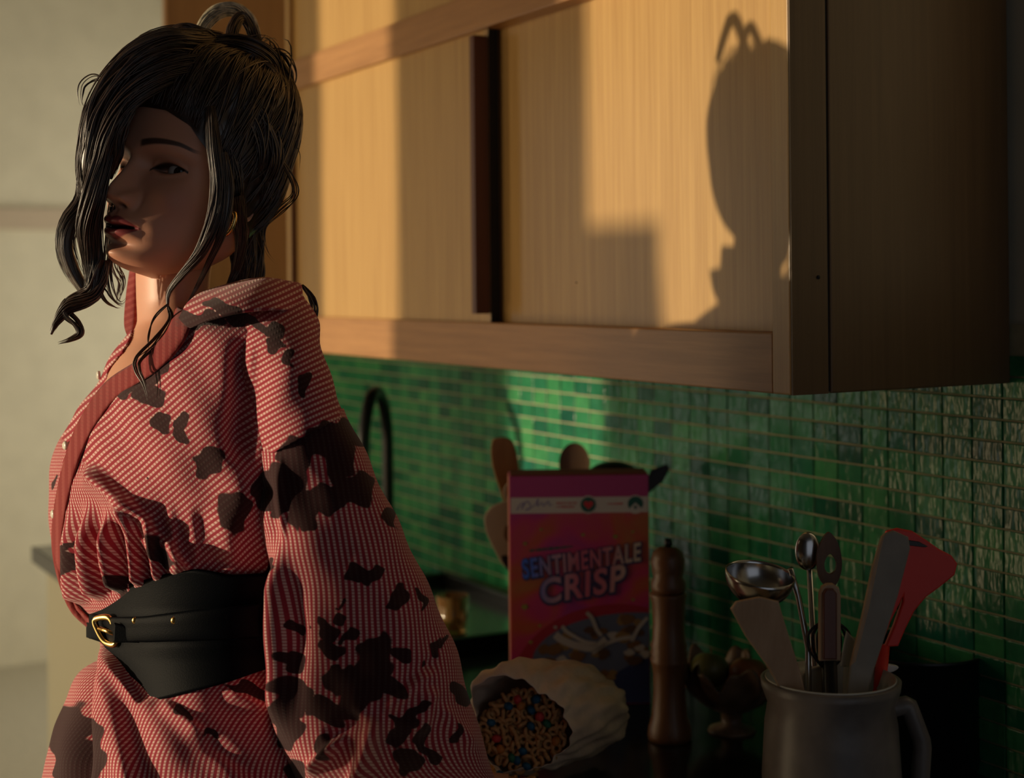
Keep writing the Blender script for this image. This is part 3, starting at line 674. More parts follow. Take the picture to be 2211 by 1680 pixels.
# loose wisps beside the near cheek and around the silhouette
ws = []
ws += lock([(455, 230, 1.52), (462, 320, 1.515), (470, 400, 1.515), (462, 470, 1.515), (435, 540, 1.52), (395, 590, 1.53), (365, 630, 1.54), (362, 665, 1.54)], [.004, .006, .0065, .007, .0065, .0048, .003, .0015], 46, .0010, 1.5, 41)
ws += lock([(480, 330, 1.52), (490, 420, 1.52), (480, 500, 1.52), (450, 570, 1.53), (425, 620, 1.54), (400, 665, 1.53)], [.006, .007, .0048, .003, .002, .0008], 30, .0010, 1.2, 42)
ws += lock([(505, 420, 1.54), (520, 500, 1.56), (515, 560, 1.57), (500, 605, 1.57), (470, 655, 1.55)], [.009, .007, .005, .003, .001], 26, .0010, 1, 43)
for pts, nn_, rr_ in (
        ([(238, 180, 1.54), (205, 168, 1.54), (178, 185, 1.54), (174, 220, 1.54), (185, 235, 1.54)], 3, .0007),
        ([(575, 105, 1.63), (615, 115, 1.63), (636, 155, 1.63), (630, 190, 1.63), (615, 205, 1.63)], 4, .0009),
        ([(590, 320, 1.58), (628, 380, 1.58), (636, 420, 1.58), (600, 455, 1.62), (570, 490, 1.62), (575, 540, 1.62), (600, 575, 1.62)], 3, .0007),
        ([(600, 325, 1.58), (630, 395, 1.58), (630, 430, 1.58), (580, 480, 1.62), (572, 510, 1.62)], 2, .0007),
        ([(550, 440, 1.62), (556, 480, 1.62), (540, 510, 1.62), (500, 535, 1.62)], 2, .0007),
        ([(652, 615, 1.55), (670, 640, 1.55), (680, 665, 1.55), (672, 700, 1.55), (666, 720, 1.55)], 5, .0009),
        ([(365, 655, 1.52), (330, 690, 1.52), (318, 730, 1.50), (322, 770, 1.49)], 2, .0007),
        ([(362, 660, 1.53), (368, 690, 1.52), (340, 735, 1.50), (300, 775, 1.48), (298, 800, 1.47), (312, 830, 1.46), (322, 870, 1.45)], 5, .0009),
        ([(212, 610, 1.54), (228, 640, 1.54), (250, 660, 1.55), (263, 664, 1.56)], 4, .0008),
        ([(600, 300, 1.60), (635, 320, 1.60), (645, 370, 1.60)], 1, .0005)):
    ws += lock(pts, [.001, .0035, .0035, .001], nn_, rr_ * 1.7, 1, 50 + len(ws), m=40)
hairpart('loose_strands', ws, .3)
# earring
ec = P(495, 482, 1.535); a_ = np.linspace(0, 2 * math.pi, 30); axis1 = UP * .95 + RT * .3; axis2 = RT * .55 - FWD * .4
pth = np.array([ec + axis1 * .012 * math.cos(q) + axis2 * .010 * math.sin(q) for q in a_]); v, f = tube_geo(pth, .0022, 10, False)
mk('earring', v, f, M['gold'], woman)

# ---------------- shirt dress
BT = [(150, 1300), (192, 1292), (260, 1266), (346, 1243), (397, 1229), (446, 1237), (489, 1247), (560, 1243), (660, 1240)]
BB = [(150, 1372), (192, 1376), (229, 1389), (262, 1450), (303, 1521), (346, 1509), (474, 1474), (583, 1437), (660, 1420)]
TROWS = np.array([
    (640, 372, 610, 1.625, .050), (675, 318, 640, 1.61, .100), (715, 276, 655, 1.60, .140), (765, 240, 668, 1.595, .152), (830, 205, 675, 1.59, .158),
    (895, 158, 680, 1.585, .160), (960, 122, 682, 1.585, .160), (1030, 105, 682, 1.585, .158), (1100, 106, 678, 1.585, .152), (1160, 112, 672, 1.585, .146),
    (1220, 126, 664, 1.585, .138), (1270, 145, 656, 1.585, .130), (1315, 166, 650, 1.585, .125), (1352, 192, 648, 1.585, .122), (1385, 192, 650, 1.585, .124),
    (1430, 164, 660, 1.585, .134), (1500, 126, 672, 1.585, .146), (1580, 92, 690, 1.585, .158), (1650, 72, 705, 1.585, .166), (1760, 66, 715, 1.585, .170), (2100, 50, 735, 1.585, .18), (2500, 40, 745, 1.585, .185)])
def tskew(y): return np.interp(y, [640, 720, 1000, 1200, 1330, 1500, 1700], [.0, .040, .064, .055, .034, .036, .036])
def trow(y): return cr(TROWS[:, 0], TROWS[:, 1:], np.atleast_1d(np.asarray(y, float)))
def tfront(x, y, out=0.0):
    r = trow(np.ravel(y)); x_ = np.ravel(np.asarray(x, float)); xc, hw = (r[:, 0] + r[:, 1]) / 2, (r[:, 1] - r[:, 0]) / 2
    t = np.clip((x_ - xc) / hw, -.999, .999); return (r[:, 2] - (r[:, 3] + out) * np.sqrt(1 - t * t)) - tskew(np.ravel(y)) * t
def seg_ridge(X, Y, a, b, w, h, skew=0.0, taper=.25):
    a = np.array(a, float); b = np.array(b, float); L = np.linalg.norm(b - a); u = (b - a) / L; nrm_ = np.array([-u[1], u[0]])
    if nrm_[0] > 0: nrm_ = -nrm_                      # points towards the light (image left)
    s = ((X - a[0]) * u[0] + (Y - a[1]) * u[1]) / L; dd = (X - a[0]) * nrm_[0] + (Y - a[1]) * nrm_[1]
    ww = np.where(dd > 0, w * (1 + skew), w * (1 - skew))
    return h * np.exp(-(dd / ww) ** 2) * smooth(-taper * .2, taper, s) * smooth(1 + taper * .2, 1 - taper, s)
def torso_folds(X, Y):
    h = np.zeros_like(X)
    # pleats gathered above the belt
    up = smooth(1070, 1190, Y) * smooth(1372, 1335, Y) * smooth(470, 300, X)
    h += up * smooth(112, 175, X - (Y - 1200) * .2) * .0105 * (2.2 * np.abs(np.cos((X - 118 - (Y - 1200) * .16) / 14. + .5 * np.sin(Y / 90.))) ** 3 - .8) * (1 + .35 * np.sin(X / 23.))
    h += seg_ridge(X, Y, (190, 1005), (300, 1105), 22, .020, .5) + seg_ridge(X, Y, (275, 1070), (415, 1245), 20, .022, .5) + seg_ridge(X, Y, (262, 1085), (330, 1205), 11, .011, .4) - seg_ridge(X, Y, (310, 1100), (370, 1235), 16, .010)
    h += seg_ridge(X, Y, (235, 1110), (265, 1330), 12, .009, .5) + seg_ridge(X, Y, (180, 1110), (205, 1320), 12, .008, .5)
    # deep vertical fold where the arm meets the chest
    h -= seg_ridge(X, Y, (530, 720), (520, 1010), 26, .020)
    h += seg_ridge(X, Y, (440, 760), (250, 960), 60, .006) + seg_ridge(X, Y, (520, 1020), (470, 1230), 40, .010)
    h -= seg_ridge(X, Y, (430, 1090), (480, 1235), 22, .010)
    # skirt folds below the belt
    dn = smooth(1385, 1450, Y)
    h += dn * .012 * np.sin((X - 150) / np.maximum(9, (Y - 1240) / 12.) + .8) * smooth(420, 230, X)
    h += seg_ridge(X, Y, (212, 1385), (300, 1760), 30, .026, .3) - seg_ridge(X, Y, (186, 1370), (160, 1800), 30, .040, .2, .12)
    h += seg_ridge(X, Y, (345, 1508), (440, 1585), 15, .010, .4) + seg_ridge(X, Y, (480, 1490), (590, 1530), 16, .008, .4) - seg_ridge(X, Y, (440, 1590), (560, 1680), 20, .008)
    h += .0016 * np.sin(X / 31. + Y / 47.) + .0014 * np.sin(X / 19. - Y / 33.)
    bt = np.interp(X, [p_[0] for p_ in BT], [p_[1] for p_ in BT]); bb = np.interp(X, [p_[0] for p_ in BB], [p_[1] for p_ in BB])
    under = smooth(bt - 4, bt + 14, Y) * smooth(bb + 4, bb - 14, Y)
    return h * (1 - under) - .004 * under
STAINS = [  # print blotches: x, y, half sizes, turn
    (700, 955, 90, 32, -.15), (640, 985, 35, 40, .3), (735, 935, 40, 30, 0), (640, 1060, 22, 75, 0), (668, 1110, 22, 40, 0), (735, 1000, 30, 42, .2), (760, 1065, 45, 28, 0), (705, 1080, 30, 30, 0), (590, 1050, 38, 48, .3),
    (560, 1075, 20, 25, 0), (655, 1085, 35, 25, 0), (780, 1050, 30, 30, 0), (765, 1240, 24, 20, 0), (800, 1238, 22, 18, 0), (858, 1288, 14, 38, .6), (905, 1295, 7, 28, -.3), (842, 1120, 13, 20, -.3), (735, 1305, 6, 9, 0),
    (738, 1335, 13, 13, 0), (705, 1365, 22, 20, 0), (722, 1400, 26, 18, .2), (752, 1375, 16, 13, 0), (640, 1420, 8, 16, 0), (630, 1435, 16, 20, 0), (720, 1440, 15, 15, 0), (812, 1410, 34, 38, .3), (868, 1412, 24, 16, 0), (800, 1460, 44, 52, .1),
    (730, 1470, 34, 30, .3), (705, 1535, 40, 30, .3), (640, 1505, 30, 40, 0), (625, 1570, 22, 55, .15), (760, 1520, 30, 40, .3), (850, 1490, 26, 20, -.4), (890, 1540, 30, 12, -.5), (870, 1560, 24, 14, 0), (945, 1395, 12, 20, 0),
    (995, 1500, 20, 24, -.6), (915, 1440, 7, 7, 0), (980, 1590, 8, 22, -.3), (915, 1600, 16, 30, -.3), (880, 1640, 34, 24, .5), (860, 1590, 22, 22, 0), (700, 1610, 20, 28, 0), (640, 1665, 24, 26, 0), (940, 1630, 14, 12, 0), (630, 1355, 9, 13, 0), (665, 1355, 4, 6, 0), (960, 1380, 6, 12, 0), (700, 1345, 6, 6, 0), (725, 1310, 4, 4, 0),
    (450, 1000, 28, 34, .5), (470, 985, 22, 15, -.6), (500, 1105, 32, 46, -.25), (385, 945, 17, 14, 0), (352, 912, 17, 26, -.5), (395, 915, 10, 22, .3), (318, 1035, 5, 5, 0), (350, 790, 22, 14, -.4), (300, 830, 44, 18, -.45), (330, 855, 34, 20, -.5),
    (348, 1190, 16, 44, -.6), (262, 1270, 12, 34, .1), (160, 1230, 9, 60, .1), (430, 690, 60, 14, .1), (560, 700, 30, 12, .5), (590, 745, 22, 14, .5), (625, 770, 14, 20, .3), (655, 825, 12, 26, -.3), (480, 668, 40, 13, .2), (520, 690, 40, 12, .4), (595, 715, 24, 16, .5),
    (120, 1580, 35, 60, .2), (140, 1650, 40, 50, 0), (210, 1620, 26, 70, 0), (190, 1540, 14, 40, .1), (400, 1540, 24, 10, .5), (460, 1590, 22, 9, .5), (540, 1490, 50, 14, .2), (585, 1225, 14, 22, 0), (600, 1090, 22, 30, 0), (118, 1040, 6, 16, 0)]
def stain(X, Y, seed=0):
    s = np.zeros_like(X); wx = 6 * np.sin(Y / 11. + seed) + 4 * np.sin(X / 7.3 + Y / 9.1); wy = 6 * np.sin(X / 12. + 1) + 4 * np.sin(Y / 6.9 - X / 8.7)
    for x, y, a, b, r in STAINS:
        dx, dy = X - x + wx, Y - y + wy; c_, s_ = math.cos(r), math.sin(r); u = (dx * c_ + dy * s_) / a; w = (-dx * s_ + dy * c_) / b
        s = np.maximum(s, smooth(1.35, .75, np.sqrt(u * u + w * w)))
    return s
def cloth_tube(name, X, Y, D, folds, q, vq, mat, parent, stain_on=True, keep=None):
    n, m = X.shape
    base = P(X, Y, D); fr_ = np.arange(m) < m // 2 + 1
    cen = P(X.mean(1), Y.mean(1), D.mean(1))
    out = base - cen[:, None]; out /= np.linalg.norm(out, axis=-1)[..., None] + 1e-9
    pos = base + out * folds[..., None]
    uv = np.stack([q, vq], -1)
    st = stain(X, Y) if stain_on else np.zeros_like(X)
    faces = grid_faces(n, m, True)
    if keep is not None:
        kf = keep.ravel(); faces = [f for f in faces if all(kf[i] for i in f)]
    o = mk(name, pos.reshape(-1, 3), faces, mat, parent, uv=uv.reshape(-1, 2), attr={'stain': st})
    md = o.modifiers.new('thickness', 'SOLIDIFY'); md.thickness = 0.0016; md.offset = 1
    return o
def in_poly(X, Y, poly):
    poly = np.asarray(poly, float); ins = np.zeros(X.shape, bool); j = len(poly) - 1
    for i in range(len(poly)):
        xi, yi = poly[i]; xj, yj = poly[j]
        c_ = ((yi > Y) != (yj > Y)) & (X < (xj - xi) * (Y - yi) / (yj - yi + 1e-12) + xi); ins ^= c_; j = i
    return ins
def tube_rows(rows, n, m, flat=1.0, tilt=0.0):
    rows = np.asarray(rows, float); L = np.r_[0, np.cumsum(np.linalg.norm(np.diff((rows[:, 0:2] + rows[:, 2:4]) / 2, axis=0), axis=1))]
    r = cr(L, rows, np.linspace(0, L[-1], n)); a = np.linspace(0, 2 * math.pi, m, endpoint=False)
    c = (1 - np.cos(a)) / 2
    X = r[:, 0][:, None] + (r[:, 2] - r[:, 0])[:, None] * c; Y = r[:, 1][:, None] + (r[:, 3] - r[:, 1])[:, None] * c; sn = np.sign(np.sin(a)) * np.abs(np.sin(a)) ** flat
    D = r[:, 4][:, None] - r[:, 5][:, None] * sn + tilt * (r[:, 2] - r[:, 0])[:, None] / 2050. * (c - .5)
    return X, Y, D
# torso and skirt
X_, Y_, D_ = ring_tube(TROWS, 380, 360, skew=tskew)
fo = torso_folds(X_, Y_)
below = ((Y_ - 1015) > (X_ - 195) * 1.02) & (X_ < 420) | (Y_ > 1240)
P3_ = P(X_, Y_, D_); arc_ = np.cumsum(np.r_['1', np.zeros((len(P3_), 1)), np.linalg.norm(np.diff(P3_, axis=1), axis=2)], axis=1) / PXM
q_ = np.where(below, arc_, (.66 * X_ + .75 * Y_)); vq_ = np.where(below, Y_, (.75 * X_ - .66 * Y_))
VNECK = [(150, 560), (640, 560), (640, 648), (500, 640), (420, 655), (385, 690), (370, 735), (330, 775), (262, 812), (228, 832), (232, 800), (262, 760), (282, 715), (270, 660)]
keep = ~(in_poly(X_, Y_, VNECK) & (D_ < 1.68))
cloth_tube('shirt_body', X_, Y_, D_, fo, q_ * PXM, vq_ * PXM, M['shirt'], woman, True, keep)
# dropped shoulder and sleeve of the near arm
X_, Y_, D_ = tube_rows([(452, 668, 650, 628, 1.555, .045), (478, 700, 676, 668, 1.535, .075), (505, 745, 698, 725, 1.515, .092), (522, 820, 722, 800, 1.50, .098), (532, 910, 741, 868, 1.49, .098), (540, 985, 752, 905, 1.485, .098), (552, 1030, 765, 940, 1.485, .096)], 200, 300, .8, -.10)
fo = .0012 * np.sin(X_ / 17. + Y_ / 29.) - seg_ridge(X_, Y_, (690, 700), (760, 900), 14, .006) + seg_ridge(X_, Y_, (545, 730), (540, 960), 14, .006, .3) + seg_ridge(X_, Y_, (620, 700), (610, 930), 50, .004)
keep = ~((Y_ > 895 - (X_ - 742) * .52 + 4) & (X_ > 540)) | (D_ > 1.6)
cloth_tube('shoulder_panel', X_, Y_, D_, fo, (.41 * X_ + .91 * Y_ + 12 * np.sin((X_ - 540) / 90.)) * PXM, (.91 * X_ - .41 * Y_) * PXM, M['shirt'], woman, True, keep)
X_, Y_, D_ = tube_rows([(545, 985, 745, 880, 1.490, .092), (548, 1020, 778, 950, 1.488, .094), (555, 1090, 826, 1055, 1.48, .096), (572, 1180, 878, 1165, 1.475, .098), (586, 1280, 930, 1280, 1.47, .100), (590, 1380, 974, 1380, 1.468, .102), (592, 1480, 1008, 1480, 1.468, .104),
                        (600, 1580, 1036, 1575, 1.475, .106), (622, 1660, 1058, 1640, 1.49, .104), (680, 1740, 1072, 1690, 1.52, .095), (790, 1775, 1080, 1715, 1.565, .070), (880, 1785, 1085, 1730, 1.59, .055)], 340, 340, .55, .07)
def sleeve_folds(X, Y):
    h = .0014 * np.sin(X / 23. + Y / 41.) + .0010 * np.sin(X / 15. - Y / 27.)
    h += seg_ridge(X, Y, (604, 1180), (610, 1590), 13, .020, -.2) - seg_ridge(X, Y, (642, 1200), (642, 1560), 26, .008)
    h += seg_ridge(X, Y, (605, 985), (608, 1180), 12, .007, .3) - seg_ridge(X, Y, (575, 1030), (600, 1180), 16, .008)
    h += seg_ridge(X, Y, (812, 1545), (775, 1740), 20, .036, .1) - seg_ridge(X, Y, (780, 1545), (700, 1600), 22, .012)
    h += seg_ridge(X, Y, (745, 1590), (670, 1675), 12, .016, .2) - seg_ridge(X, Y, (850, 1560), (840, 1720), 26, .012)
    h += seg_ridge(X, Y, (820, 1545), (930, 1440), 16, .008) - seg_ridge(X, Y, (845, 1500), (950, 1420), 14, .006) + seg_ridge(X, Y, (930, 1480), (905, 1600), 22, .009, .2)
    h += seg_ridge(X, Y, (940, 1520), (1020, 1620), 20, .007) - seg_ridge(X, Y, (900, 1560), (960, 1690), 18, .008)
    return h
fo = sleeve_folds(X_, Y_)
P3_ = P(X_, Y_, D_); arc_ = np.cumsum(np.r_['1', np.zeros((len(P3_), 1)), np.linalg.norm(np.diff(P3_, axis=1), axis=2)], axis=1)
cloth_tube('sleeve', X_, Y_, D_, fo, arc_ + 8 * PXM * np.sin(Y_ / 120.) * smooth(1300, 1600, Y_), Y_ * PXM, M['shirt'], woman, True)
# far sleeve, mostly hidden behind the body
X_, Y_, D_ = tube_rows([(300, 720, 520, 700, 1.74, .05), (290, 800, 520, 790, 1.75, .07), (280, 950, 500, 950, 1.76, .075), (270, 1150, 480, 1150, 1.76, .075), (270, 1350, 470, 1350, 1.75, .07), (280, 1550, 460, 1550, 1.74, .065), (300, 1700, 440, 1700, 1.73, .05)], 80, 90)
cloth_tube('sleeve', X_, Y_, D_, 0 * X_, X_ * PXM, Y_ * PXM, M['shirt'], woman, False)
# front facing band (dark red) and buttons
def ribbon(name, cpts, w0, mat, parent, out=0.006, n=90, m=10, depth=None, stain_on=False):
    """cloth strip: centre line in pixels with half widths (left,right), riding on the torso surface"""
    c = spline(np.asarray(cpts, float)[:, :2], n); wl = np.interp(np.linspace(0, 1, n), np.linspace(0, 1, len(w0)), [q[0] for q in w0]); wr = np.interp(np.linspace(0, 1, n), np.linspace(0, 1, len(w0)), [q[1] for q in w0])
    T = np.gradient(c, axis=0); T /= np.linalg.norm(T, axis=1)[:, None]; Nn = np.stack([-T[:, 1], T[:, 0]], 1)
    Nn *= np.where(Nn[:, :1] > 0, -1, 1)
    u = np.linspace(-1, 1, m); X = np.zeros((n, m)); Y = np.zeros((n, m))
    for k in range(m):
        s = np.where(u[k] < 0, -wl * u[k], -wr * u[k]); X[:, k] = c[:, 0] + Nn[:, 0] * s; Y[:, k] = c[:, 1] + Nn[:, 1] * s
    hgt = out * (1 - .5 * u ** 4)
    fo_ = torso_folds(X, Y)
    D = (tfront(X, Y).reshape(n, m) if depth is None else depth(X, Y)) - (hgt[None] + np.maximum(fo_, 0) * .8)
    o = mk(name, P(X, Y, D).reshape(-1, 3), grid_faces(n, m), mat, parent, uv=np.stack([X * PXM, Y * PXM], -1).reshape(-1, 2), attr={'stain': stain(X, Y) if stain_on else 0 * X})
    md = o.modifiers.new('thickness', 'SOLIDIFY'); md.thickness = 0.002; md.offset = 0
    return o
ribbon('placket', [(398, 668), (372, 735), (318, 790), (245, 838), (198, 900), (168, 960), (146, 1030), (131, 1100), (124, 1170), (133, 1240), (158, 1310), (196, 1350)], [(16, 26), (22, 22), (20, 20), (18, 16), (15, 13), (12, 11), (9, 9), (8, 8)], M['shirt_dark'], woman, .009)
for bx, by in ((214, 810), (142, 962), (150, 1288), (116, 1110)):
    dd = float(tfront([bx], [by])[0]) - .004; c_ = P(bx, by, dd); nn_ = c_ - P(430, by, 1.60); nn_ /= np.linalg.norm(nn_)
    nn_ = nn_ * .7 - FWD * .5; nn_ /= np.linalg.norm(nn_)
    a1 = np.cross(nn_, UP); a1 /= np.linalg.norm(a1); a2 = np.cross(a1, nn_); v, f = lathe_geo([(.0001, .0022), (.0035, .0024), (.0046, .0014), (.0046, -.0008), (.0001, -.0008)], 20, False)
    v = np.array(v); mk('button', c_ + v[:, :1] * a1 + v[:, 1:2] * a2 + v[:, 2:] * nn_, f, M['button'], woman)
# collar: near leaf folded over the shoulder, stand around the neck, far leaf behind the throat
def sheet(name, rows, mat, parent, n=50, m=60, bulge=0.0, thick=0.003, stain_on=False, k=1.0):
    """rows: list of polylines [(x,y,d)...] from one edge of the cloth to the other"""
    R_ = np.array([spline(np.asarray(r, float), m) for r in rows]); L = np.linspace(0, 1, len(rows)); q = np.linspace(0, 1, n)
    G_ = cr(L, R_.reshape(len(rows), -1), q).reshape(n, m, 3)
    G_[..., 2] -= bulge * np.sin(math.pi * q)[:, None]
    X, Y, D = G_[..., 0], G_[..., 1], G_[..., 2]
    o = mk(name, P(X, Y, D).reshape(-1, 3), grid_faces(n, m), mat, parent, uv=np.stack([(.41 * X + .91 * Y) * PXM, (.91 * X - .41 * Y) * PXM], -1).reshape(-1, 2), attr={'stain': stain(X, Y) if stain_on else 0 * X})
    md = o.modifiers.new('thickness', 'SOLIDIFY'); md.thickness = thick; md.offset = 0
    return o
sheet('collar', [[(388, 688, 1.50), (410, 652, 1.52), (455, 626, 1.55), (560, 602, 1.60), (640, 612, 1.63)],
                 [(392, 694, 1.485), (425, 660, 1.485), (480, 632, 1.49), (570, 606, 1.52), (650, 616, 1.56)],
                 [(400, 702, 1.47), (440, 676, 1.455), (500, 650, 1.45), (580, 632, 1.47), (652, 640, 1.52)],
                 [(412, 708, 1.46), (455, 690, 1.44), (520, 674, 1.43), (590, 668, 1.445), (650, 676, 1.50)]], M['shirt_col'] if 'shirt_col' in M else M['shirt'], woman, stain_on=True, bulge=.004)
sheet('collar', [[(282, 585, 1.70), (274, 640, 1.69), (270, 700, 1.66), (278, 735, 1.62)],
                 [(296, 580, 1.685), (292, 640, 1.675), (290, 690, 1.65), (284, 745, 1.61)],
                 [(310, 580, 1.69), (312, 640, 1.685), (306, 690, 1.665), (290, 750, 1.62)]], M['shirt_dark'], woman)
# wide belt
m_ = 260; a_ = np.linspace(0, 2 * math.pi, m_, endpoint=False); n_ = 40
xb_ = 192 + (1 - np.cos(a_)) / 2 * (650 - 192)
yt = np.interp(xb_, [p[0] for p in BT], [p[1] for p in BT]); yb = np.interp(xb_, [p[0] for p in BB], [p[1] for p in BB])
backm = np.sin(a_) < 0; yt = np.where(backm, np.interp(xb_, [192, 650], [1300, 1240]), yt); yb = np.where(backm, np.interp(xb_, [192, 650], [1376, 1425]), yb)
kern = np.ones(7) / 7; yt = np.convolve(np.r_[yt[-3:], yt, yt[:3]], kern, 'valid'); yb = np.convolve(np.r_[yb[-3:], yb, yb[:3]], kern, 'valid')
tt = np.linspace(0, 1, n_); YB = yt[None] + (yb - yt)[None] * tt[:, None]
XB = np.zeros_like(YB); DB = np.zeros_like(YB)
rr_ = trow(YB.ravel()).reshape(n_, m_, 4)
# leather keeps a smooth hollow shape: follow the body, but never tighter than just below the waist
xl_ = np.maximum(rr_[..., 0] - 6, 185); xr_ = rr_[..., 1] + 6; hd_ = np.maximum(rr_[..., 3] + .012, .137)
lean = smooth(1330, 1520, YB) * 40 * smooth(420, 230, np.repeat(xb_[None], n_, 0))
XB = (xl_ + xr_) / 2 - (xr_ - xl_) / 2 * np.cos(a_)[None]; DB = 1.585 - hd_ * np.sin(a_)[None] + tskew(YB) * np.cos(a_)[None]
belt = mk('belt', P(XB, YB, DB).reshape(-1, 3), grid_faces(n_, m_, True), M['leather'], woman)
md = belt.modifiers.new('thickness', 'SOLIDIFY'); md.thickness = .004; md.offset = 1
def bdepth(x, y): 
    r = trow(y)[0]; xc, hw = (max(r[0] - 6, 185) + r[1] + 6) / 2, (r[1] + 6 - max(r[0] - 6, 185)) / 2; t = np.clip((x - xc) / hw, -.999, .999); return 1.585 - max(r[3] + .012, .137) * math.sqrt(1 - t * t) - float(tskew(y)) * t
# strap running to the buckle
n_, m_ = 60, 12; cxs = np.linspace(196, 560, n_); X_ = np.repeat(cxs[:, None], m_, 1); hh = np.interp(cxs, [196, 240, 300, 420, 560], [26, 27, 26, 32, 36])
yc = np.interp(cxs, [196, 240, 320, 420, 560], [1352, 1360, 1358, 1350, 1340]); Y_ = yc[:, None] + hh[:, None] * np.linspace(-1, 1, m_)[None]
D_ = np.array([[bdepth(X_[i, j], Y_[i, j]) - .008 - .002 * (1 - np.linspace(-1, 1, m_)[j] ** 4) for j in range(m_)] for i in range(n_)])
st_ = mk('strap', P(X_, Y_, D_).reshape(-1, 3), grid_faces(n_, m_), M['leather'], belt); md = st_.modifiers.new('thickness', 'SOLIDIFY'); md.thickness = .004; md.offset = 0
# strap end lying over the strap
poly = [(246, 1346), (268, 1352), (288, 1368), (299, 1389), (262, 1388), (244, 1386)]
v, f = slab_geo(poly, bdepth(262, 1366) - .019, .005, kx=-.00012, x0=262); mk('strap_end', v, f, M['leather'], belt, smooth_=False)
# gold buckle and rivets
fr_ = rounded([(206, 1338), (236, 1334), (248, 1360), (250, 1390), (228, 1386), (212, 1362)], 48); d0 = bdepth(228, 1362) - .017
pth = P(np.r_[fr_[:, 0], fr_[:1, 0]], np.r_[fr_[:, 1], fr_[:1, 1]], d0 - .00035 * (np.r_[fr_[:, 0], fr_[:1, 0]] - 228)); v, f = tube_geo(pth, .0032, 10, False); bk_ = mk('buckle', v, f, M['gold'], belt)
pth = P(np.array([214, 230, 247]), np.array([1357, 1362, 1368]), np.array([d0 + .004, d0 - .003, d0 - .010])); v, f = tube_geo(pth, .0024, 8); mk('prong', v, f, M['gold'], bk_)
for (bx, by, rr__) in ((378, 1340, .0042), (293, 1340, .0038)):
    c_ = P(bx, by, bdepth(bx, by) - .0105); v, f = lathe_geo([(.0001, .002), (rr__ * .6, .0018), (rr__, .0006), (rr__, -.001)], 20, False); v = np.array(v)
    mk('rivet', c_ + v[:, :1] * RT + v[:, 1:2] * UP - v[:, 2:] * FWD, f, M['gold'], belt)

# ================================================================== things on the worktop
ZC = CAMZ + CTOP
def on_counter(x, y):
    p = P(x, y, dcount(x, y)); p[2] = ZC; return p
def obj_local(name, v, f, mat, parent, smooth_=True, **kw):
    return mk(name, v, f, mat, parent, smooth_, world_=False, **kw)
M['wood_warm'] = wood('warm_beech', (0.42, 0.17, 0.045), (0.58, 0.27, 0.08), (70, 70, 8), 0.5)
M['wood_pale'] = wood('pale_wood', (0.36, 0.23, 0.14), (0.50, 0.34, 0.22), (70, 70, 8), 0.6)
M['wood_dark'] = wood('dark_walnut', (0.10, 0.045, 0.022), (0.19, 0.09, 0.04), (70, 70, 8), 0.5)
M['wood_mill'] = wood('turned_wood', (0.13, 0.055, 0.024), (0.22, 0.10, 0.045), (60, 60, 6), 0.35)
M['stoneware'] = plain('grey_stoneware', (0.17, 0.15, 0.14), 0.38, noise=0.25, nscale=25, bump=0.1, bscale=60)
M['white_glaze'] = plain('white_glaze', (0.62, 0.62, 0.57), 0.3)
M['beige'] = plain('beige_plastic', (0.40, 0.31, 0.22), 0.5)
M['grey_plastic'] = plain('grey_beige_silicone', (0.27, 0.24, 0.20), 0.55, noise=0.1)
M['red_plastic'] = plain('red_silicone', (0.85, 0.045, 0.03), 0.45)
M['black_plastic'] = plain('black_nylon', (0.012, 0.012, 0.013), 0.4)
M['brown_leaf'] = plain('frilled_brown_ceramic', (0.14, 0.085, 0.05), 0.45, noise=0.35, nscale=40)
M['green_fruit'] = plain('olive_green_skin', (0.13, 0.12, 0.035), 0.4, noise=0.25, nscale=30)
M['orange_fruit'] = plain('rust_orange_skin', (0.26, 0.09, 0.03), 0.4, noise=0.25, nscale=30)
M['amber_glass'] = plain('amber_glass', (0.75, 0.42, 0.16), 0.08, trans=0.85)
M['card_inside'] = plain('red_brown_card', (0.22, 0.045, 0.03), 0.7)
M['card_side'] = plain('cream_pink_card_edge', (0.46, 0.16, 0.12), 0.6)
M['navy'] = plain('navy_print', (0.020, 0.028, 0.11), 0.5)
M['white_print'] = plain('white_print', (0.62, 0.57, 0.52), 0.5)
M['green_print'] = plain('dark_green_print', (0.012, 0.10, 0.075), 0.5)
M['red_print'] = plain('red_print', (0.60, 0.03, 0.035), 0.5)
M['violet_print'] = plain('violet_print', (0.20, 0.16, 0.42), 0.5)
M['crimson_print'] = plain('crimson_print', (0.36, 0.012, 0.035), 0.5)
M['star_print'] = plain('olive_star_print', (0.30, 0.28, 0.04), 0.5)
M['slate_print'] = plain('slate_bowl_print', (0.10, 0.12, 0.20), 0.5)

